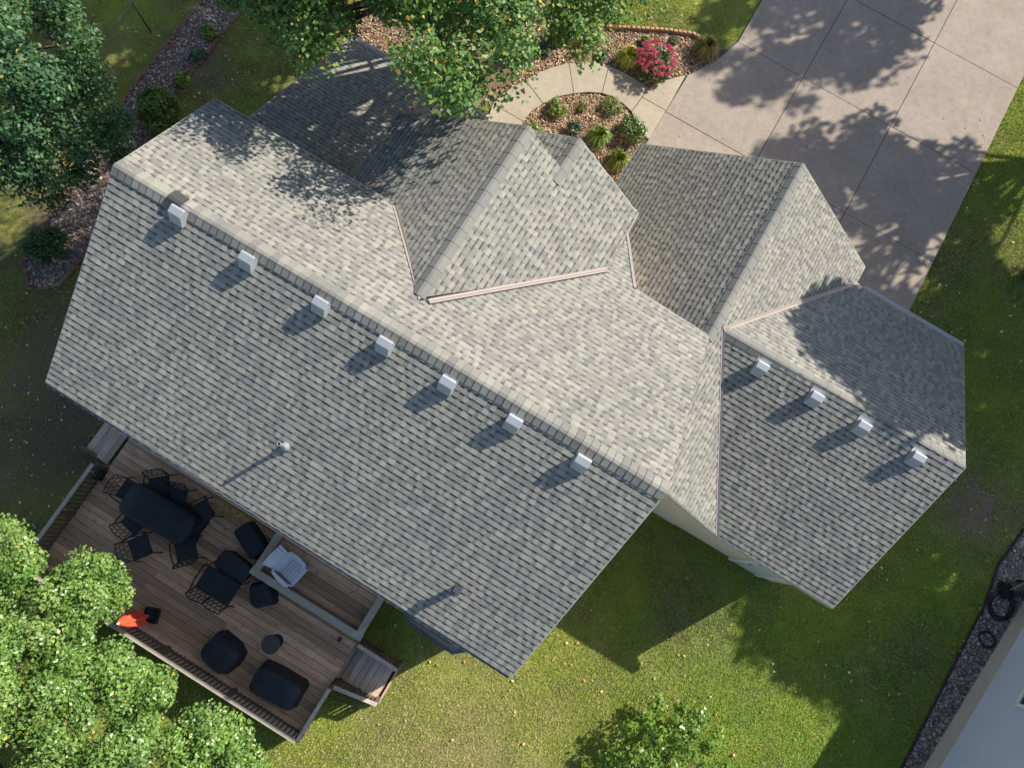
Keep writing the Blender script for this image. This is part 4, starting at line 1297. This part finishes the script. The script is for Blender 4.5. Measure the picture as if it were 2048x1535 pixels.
def bush(label, px, py, r, h, n, size, pal, mat=M_LEAFA, cat="shrub", name="shrub", per=70, squash=.8, accents=None, rr=(.10, .17)):
    c = at(px, py, h * .5)
    root = empty(name, (c[0], c[1], 0)); tag(root, label, cat)
    C_ = []; R_ = []
    for i in range(n):
        a = random.uniform(0, 6.28); q_ = math.sqrt(random.random()) * r
        z = h * (.35 + .55 * math.sqrt(max(0, 1 - (q_ / r) ** 2))) * random.uniform(.7, 1.0)
        C_.append((q_ * math.cos(a), q_ * math.sin(a), max(.06, z))); R_.append(random.uniform(*rr) * min(1, r / .3))
    m = MB()
    for c_ in C_[:14]: m.tube([(0, 0, 0), (c_[0] * .5, c_[1] * .5, c_[2] * .6), c_], [.012, .008, .004], 5)
    m.build("stems", M_BARK, root)
    V, Cc = leaf_cloud(C_, R_, per, size, pal, squash=squash)
    if accents:
        k = rng.random(len(Cc)) < accents[0]; Cc[k] = np.array(accents[1])[rng.integers(0, len(accents[1]), k.sum())]
    big_mesh("foliage", V, 4, mat, Cc, root)
    return root

def tuft(label, px, py, r, h, n, pal, name="ornamental_grass", cat="grass clump"):
    c = at(px, py, h * .4)
    root = empty(name, (c[0], c[1], 0)); tag(root, label, cat)
    a = rng.uniform(0, 2 * np.pi, n); L = r * rng.uniform(.45, 1.1, n); hh = h * rng.uniform(.6, 1.1, n)
    w = rng.uniform(.008, .017, n); d = np.stack([np.cos(a), np.sin(a), np.zeros(n)], 1); s = np.stack([-np.sin(a), np.cos(a), np.zeros(n)], 1)
    b = d * rng.uniform(0, .06, n)[:, None]
    mid = b + d * (L * .45)[:, None]; mid[:, 2] = hh
    tip = b + d * L[:, None]; tip[:, 2] = hh * rng.uniform(.35, .8, n)
    W = w[:, None] * s
    q1 = np.stack([b - W, b + W, mid + W, mid - W], 1); q2 = np.stack([mid - W, mid + W, tip + W * .15, tip - W * .15], 1)
    V = np.stack([q1, q2], 1).reshape(-1, 3)
    pal = np.array(pal); cc = pal[rng.integers(0, len(pal), n)] * rng.uniform(.75, 1.25, (n, 1)); cc = np.repeat(cc, 2, 0)
    big_mesh("blades", V, 4, M_BLADE, cc, root)
    m = MB(); m.lathe([(.05, 0), (.04, .05), (.001, .07)], n=8); m.build("crown", M_BARK, root)
    return root

GR = [(.14, .23, .04), (.19, .28, .045), (.10, .18, .04), (.24, .29, .06)]
YG = [(.34, .37, .05), (.23, .33, .05), (.45, .40, .08), (.38, .27, .06)]
DG = [(.04, .09, .025), (.055, .115, .03), (.035, .075, .025)]
BG = [(.07, .13, .06), (.10, .16, .09), (.06, .11, .05)]
bush("large round stonecrop with pink red flower heads beside the driveway", 1309, 128, .47, .55, 46, (.05, .09), [(.05, .11, .03), (.07, .14, .04)], cat="flowering shrub", name="flowering_shrub", per=50)
fl_root = bpy.data.objects["flowering_shrub"]
V = []; Cc = []
fm = []
for i in range(95):
    a_ = random.uniform(0, 6.28); q_ = math.sqrt(random.random()) * .53
    if random.random() < .25 and q_ < .3: continue
    fm.append((q_ * math.cos(a_), q_ * math.sin(a_), .30 + .36 * math.sqrt(max(0, 1 - (q_ / .62) ** 2)) + random.uniform(-.03, .03)))
V, Cc = leaf_cloud(fm, [random.uniform(.05, .08) for _ in fm], 60, (.022, .035), [(.50, .07, .13), (.42, .04, .09), (.60, .17, .20), (.55, .10, .20), (.33, .03, .06)], flat=.5, squash=.45)
o = big_mesh("flower_heads", V, 4, M_PETAL, Cc, fl_root)
tuft("yellow green ornamental grass touching the pink flowering stonecrop", 1257, 117, .33, .38, 420, YG)
tuft("olive and tan ornamental grass at the end of the scalloped edging", 1412, 98, .36, .40, 420, [(.13, .15, .03), (.20, .19, .05), (.26, .18, .06), (.08, .12, .03)])
bush("bright green rounded shrub under the tree by the scalloped edging", 1187, 76, .27, .5, 26, (.04, .07), GR)
bush("small blue green plant in the mulch under the big tree", 1090, 100, .16, .22, 14, (.03, .05), BG, M_LEAFB, "plant", "small_plant")
bush("small grey green plant between the round shrub and yellow grass", 1203, 112, .14, .2, 12, (.03, .05), BG, M_LEAFB, "plant", "small_plant")
bush("small green sprout behind the pink flowering stonecrop", 1293, 80, .13, .22, 10, (.03, .055), GR, M_LEAFA, "plant", "small_plant")
bush("tiny olive plant in the pale mulch above the pink stonecrop", 1346, 82, .12, .15, 10, (.025, .04), [(.13, .14, .05), (.1, .12, .04)], M_LEAFB, "plant", "small_plant")
bush("compact green shrub with yellow tips inside the curve of the walk", 1115, 214, .22, .32, 22, (.035, .06), GR, accents=(.12, [(.4, .36, .06), (.36, .26, .06)]))
bush("loose green plant at the inner edge of the curved walk", 1222, 212, .24, .25, 20, (.03, .06), [(.14, .19, .05), (.2, .22, .06)], per=34, cat="plant", name="small_plant")
bush("low tan tinged plant in the middle of the curved bed", 1166, 212, .16, .18, 11, (.03, .05), [(.22, .16, .06), (.14, .15, .04)], per=30, cat="plant", name="small_plant")
bush("dark green plant with purple blossoms next to the gable roof", 1147, 255, .18, .3, 14, (.035, .06), DG, cat="plant", name="flowering_plant", accents=(.09, [(.33, .12, .62), (.45, .25, .75)]))
tuft("bright green ornamental grass in the middle of the curved bed", 1197, 275, .30, .36, 420, GR)
bush("dense glossy green shrub with tan buds against the walk", 1265, 258, .30, .5, 32, (.04, .07), [(.07, .13, .03), (.10, .16, .035), (.05, .10, .03)], accents=(.06, [(.35, .2, .1), (.3, .22, .08)]))
tuft("yellow green ornamental grass in the notch between the two gables", 1236, 322, .30, .36, 400, [(.16, .2, .04), (.24, .24, .06), (.1, .15, .03)])
bush("small light green plant at the tip of the front gable", 1068, 258, .17, .22, 14, (.03, .055), GR, cat="plant", name="small_plant")
bush("rounded dark evergreen shrub in the end of the side bed", 92, 492, .42, .6, 40, (.05, .09), DG, M_LEAFB)
bush("yellow tinged green shrub between the dark tree and the side bed", 312, 215, .50, .75, 54, (.06, .10), [(.07, .13, .025), (.10, .17, .03), (.13, .18, .03)], M_LEAFB)
bush("small round green plant low in the side bed", 365, 160, .20, .28, 14, (.04, .07), GR, M_LEAFB, "plant", "small_plant")
bush("thin pale plant in the middle of the side bed", 392, 108, .20, .22, 10, (.04, .07), BG, M_LEAFB, "plant", "small_plant", per=36)
bush("small leafy plant at the top of the side bed", 418, 62, .18, .24, 12, (.04, .07), GR, M_LEAFB, "plant", "small_plant")
bush("loose leafy bush growing in the open rear lawn", 1345, 1560, 1.45, 1.45, 120, (.06, .11), [(.12, .22, .03), (.16, .28, .04), (.09, .17, .025)], per=44, rr=(.14, .26), name="bush", cat="bush")

# ================================================================== lawn grass and fallen leaves
HOUSEPOLY = [(1.5, -3.2), (10.0, -3.2), (10.0, .5), (14.9, .5), (14.9, 5.8), (7.6, 6.3), (7.6, 3.4), (3.9, 5.2), (1.1, 5.2)]
DECKPOLY = [(1.1, -7.5), (7.55, -7.5), (7.55, -3.2), (1.1, -3.2)]
NEIGH = [tuple(pA), tuple(pB), tuple(pC), tuple(pD)]
DRV = [(6.9, 10.3), (7.35, 8.4), (7.3, 5.5), (15.08, 5.5), (15.08, 30), (7.95, 30), (8.0, 12.5), (7.6, 11.2)]
def on_lawn(X_, Y_, m_=None):
    k = np.ones(len(X_), bool)
    for pl_ in (HOUSEPOLY, DECKPOLY, NEIGH, DRV, BED_IN, BED_OUT, BED_SIDE, BED_GRAVEL): k &= ~inside_many(X_, Y_, pl_)
    for pl_ in walk_polys: k &= ~inside_many(X_, Y_, pl_)
    return k
def in_view(X_, Y_, marg=60):
    P_ = np.stack([X_, Y_, np.zeros(len(X_))], 1) - CAM
    d = P_ @ RM
    x = 1024 + FPX * d[:, 0] / -d[:, 2]; y = 767.5 - FPX * d[:, 1] / -d[:, 2]
    return (x > -marg) & (x < 2048 + marg) & (y > -marg) & (y < 1535 + marg)
def vnoise(X_, Y_, s, seed):
    r_ = np.random.default_rng(seed); gsz = 64; G = r_.random((gsz, gsz))
    x = X_ * s + 1000; y = Y_ * s + 1000; xi = np.floor(x).astype(int); yi = np.floor(y).astype(int); fx_ = x - xi; fy_ = y - yi
    fx_ = fx_ * fx_ * (3 - 2 * fx_); fy_ = fy_ * fy_ * (3 - 2 * fy_)
    g_ = lambda a, b: G[a % gsz, b % gsz]
    return (g_(xi, yi) * (1 - fx_) + g_(xi + 1, yi) * fx_) * (1 - fy_) + (g_(xi, yi + 1) * (1 - fx_) + g_(xi + 1, yi + 1) * fx_) * fy_
n = 2000000
X_ = rng.uniform(-9, 22, n); Y_ = rng.uniform(-12, 19, n)
k = in_view(X_, Y_); X_ = X_[k]; Y_ = Y_[k]
k = on_lawn(X_, Y_); X_ = X_[k]; Y_ = Y_[k]
den = .55 * vnoise(X_, Y_, .45, 3) + .30 * vnoise(X_, Y_, 1.3, 4) + .15 * vnoise(X_, Y_, 4.0, 5)
# worn bare soil by the deck end and near the blue house
bare = np.exp(-(((X_ + .4) / 2.0) ** 2 + ((Y_ + 4.9) / 2.6) ** 2)) * .55 + .22 * np.clip((1.5 - X_) / 4, 0, 1) + np.exp(-(((X_ - 18.2) / 1.2) ** 2 + ((Y_ - 4.2) / 2.2) ** 2)) * .40
dry = np.exp(-(((X_ - 10.9) / 2.4) ** 2 + ((Y_ + 6.4) / 2.6) ** 2))
keep = rng.random(len(X_)) < np.clip((den - .22 - bare - .16 * dry + .25 * np.clip((X_ - 11.5) / 3, 0, 1)) * 3.0, .06, 1.0)
X_ = X_[keep]; Y_ = Y_[keep]; den = den[keep]; dry = dry[keep]
m_ = min(len(X_), 560000); X_ = X_[:m_]; Y_ = Y_[:m_]; den = den[:m_]; dry = dry[:m_]
n = len(X_)
a = rng.uniform(0, 2 * np.pi, n); L = rng.uniform(.035, .085, n); lean = rng.uniform(.2, .9, n); w = rng.uniform(.0045, .0105, n)
b = np.stack([X_, Y_, np.zeros(n)], 1); d = np.stack([np.cos(a), np.sin(a), np.zeros(n)], 1); s = np.stack([-np.sin(a), np.cos(a), np.zeros(n)], 1)
tip = b + d * (L * lean)[:, None]; tip[:, 2] = L * np.sqrt(1 - lean ** 2 * .9) * .8
V = np.stack([b - s * w[:, None], b + s * w[:, None], tip], 1).reshape(-1, 3)
green = np.array([.20, .30, .036]); green2 = np.array([.31, .375, .058]); straw = np.array([.46, .38, .18])
mixv = rng.random((n, 1))
lush = np.clip((X_ - 12.0) / 3.0, 0, 1)[:, None] * np.clip((6 - Y_) / 4, 0, 1)[:, None]
cg = (green * (1 - mixv) + green2 * mixv) * (1 - lush) + lush * (np.array([.15, .31, .034]) * (1 - mixv) + np.array([.26, .40, .06]) * mixv)
ps = np.clip(.07 + .42 * dry + .25 * (vnoise(X_, Y_, .6, 9) - .5), .02, .7) * (1 - .7 * lush[:, 0])
isst = (rng.random(n) < ps)[:, None]
cc = np.where(isst, straw, cg) * rng.uniform(.7, 1.3, (n, 1))
go = big_mesh("grass", V, 3, M_BLADE, cc)
tag(go, "short patchy lawn grass around the house", "grass", kind="stuff")

def leaves(name, X_, Y_, Z, size, pal, label):
    n = len(X_); a = rng.uniform(0, 2 * np.pi, n); L = rng.uniform(size[0], size[1], n)
    u = np.stack([np.cos(a), np.sin(a), rng.normal(0, .35, n)], 1) * (L / 2)[:, None]
    w = np.stack([-np.sin(a), np.cos(a), rng.normal(0, .35, n)], 1) * (L * rng.uniform(.3, .45, n))[:, None]
    c = np.stack([X_, Y_, Z], 1)
    V = np.stack([c - u, c + w + u * .1, c + u, c - w + u * .1], 1).reshape(-1, 3)
    pal = np.array(pal); cc = pal[rng.integers(0, len(pal), n)] * rng.uniform(.75, 1.25, (n, 1))
    o = big_mesh(name, V, 4, M_LEAFLIT, cc); tag(o, label, "leaves", kind="stuff"); return o
LP = [(.50, .37, .12), (.48, .30, .14), (.45, .25, .12), (.56, .44, .26), (.40, .22, .10), (.50, .42, .32)]
n = 9000
X_ = rng.uniform(-9, 22, n); Y_ = rng.uniform(-12, 19, n)
k = in_view(X_, Y_) & on_lawn(X_, Y_); X_ = X_[k]; Y_ = Y_[k]
k = rng.random(len(X_)) < np.clip(.12 + .35 * (X_ < 1.2) + .75 * vnoise(X_, Y_, .5, 21) ** 2, 0, 1); X_ = X_[k]; Y_ = Y_[k]
leaves("fallen_leaves", X_, Y_, rng.uniform(.03, .06, len(X_)), (.035, .085), LP, "yellow and tan fallen leaves scattered over the lawn")
c1 = at(420, 985, ZD); c2 = at(520, 1045, ZD)
t = rng.random(230)
X_ = c1[0] + (c2[0] - c1[0]) * t + rng.normal(0, .22, 230); Y_ = c1[1] + (c2[1] - c1[1]) * t + rng.normal(0, .12, 230)
k = (X_ < 5.0) & (Y_ < -3.5); X_ = X_[k]; Y_ = Y_[k]
X2 = rng.uniform(1.2, 7.5, 130); Y2 = rng.uniform(-7.3, -3.8, 130)
X_ = np.concatenate([X_, X2]); Y_ = np.concatenate([Y_, Y2])
leaves("fallen_leaves", X_, Y_, np.where((X_ > 5.0) & (Y_ > -5.2), .64, .575), (.03, .06), [(.50, .30, .05), (.45, .22, .05), (.5, .36, .08)], "orange fallen leaves on the deck boards along the house")
X_ = rng.uniform(7.6, 15, 70); Y_ = rng.uniform(6.6, 15, 70)
leaves("fallen_leaves", X_, Y_, np.full(70, .072), (.03, .06), LP, "few small leaves lying on the concrete driveway")
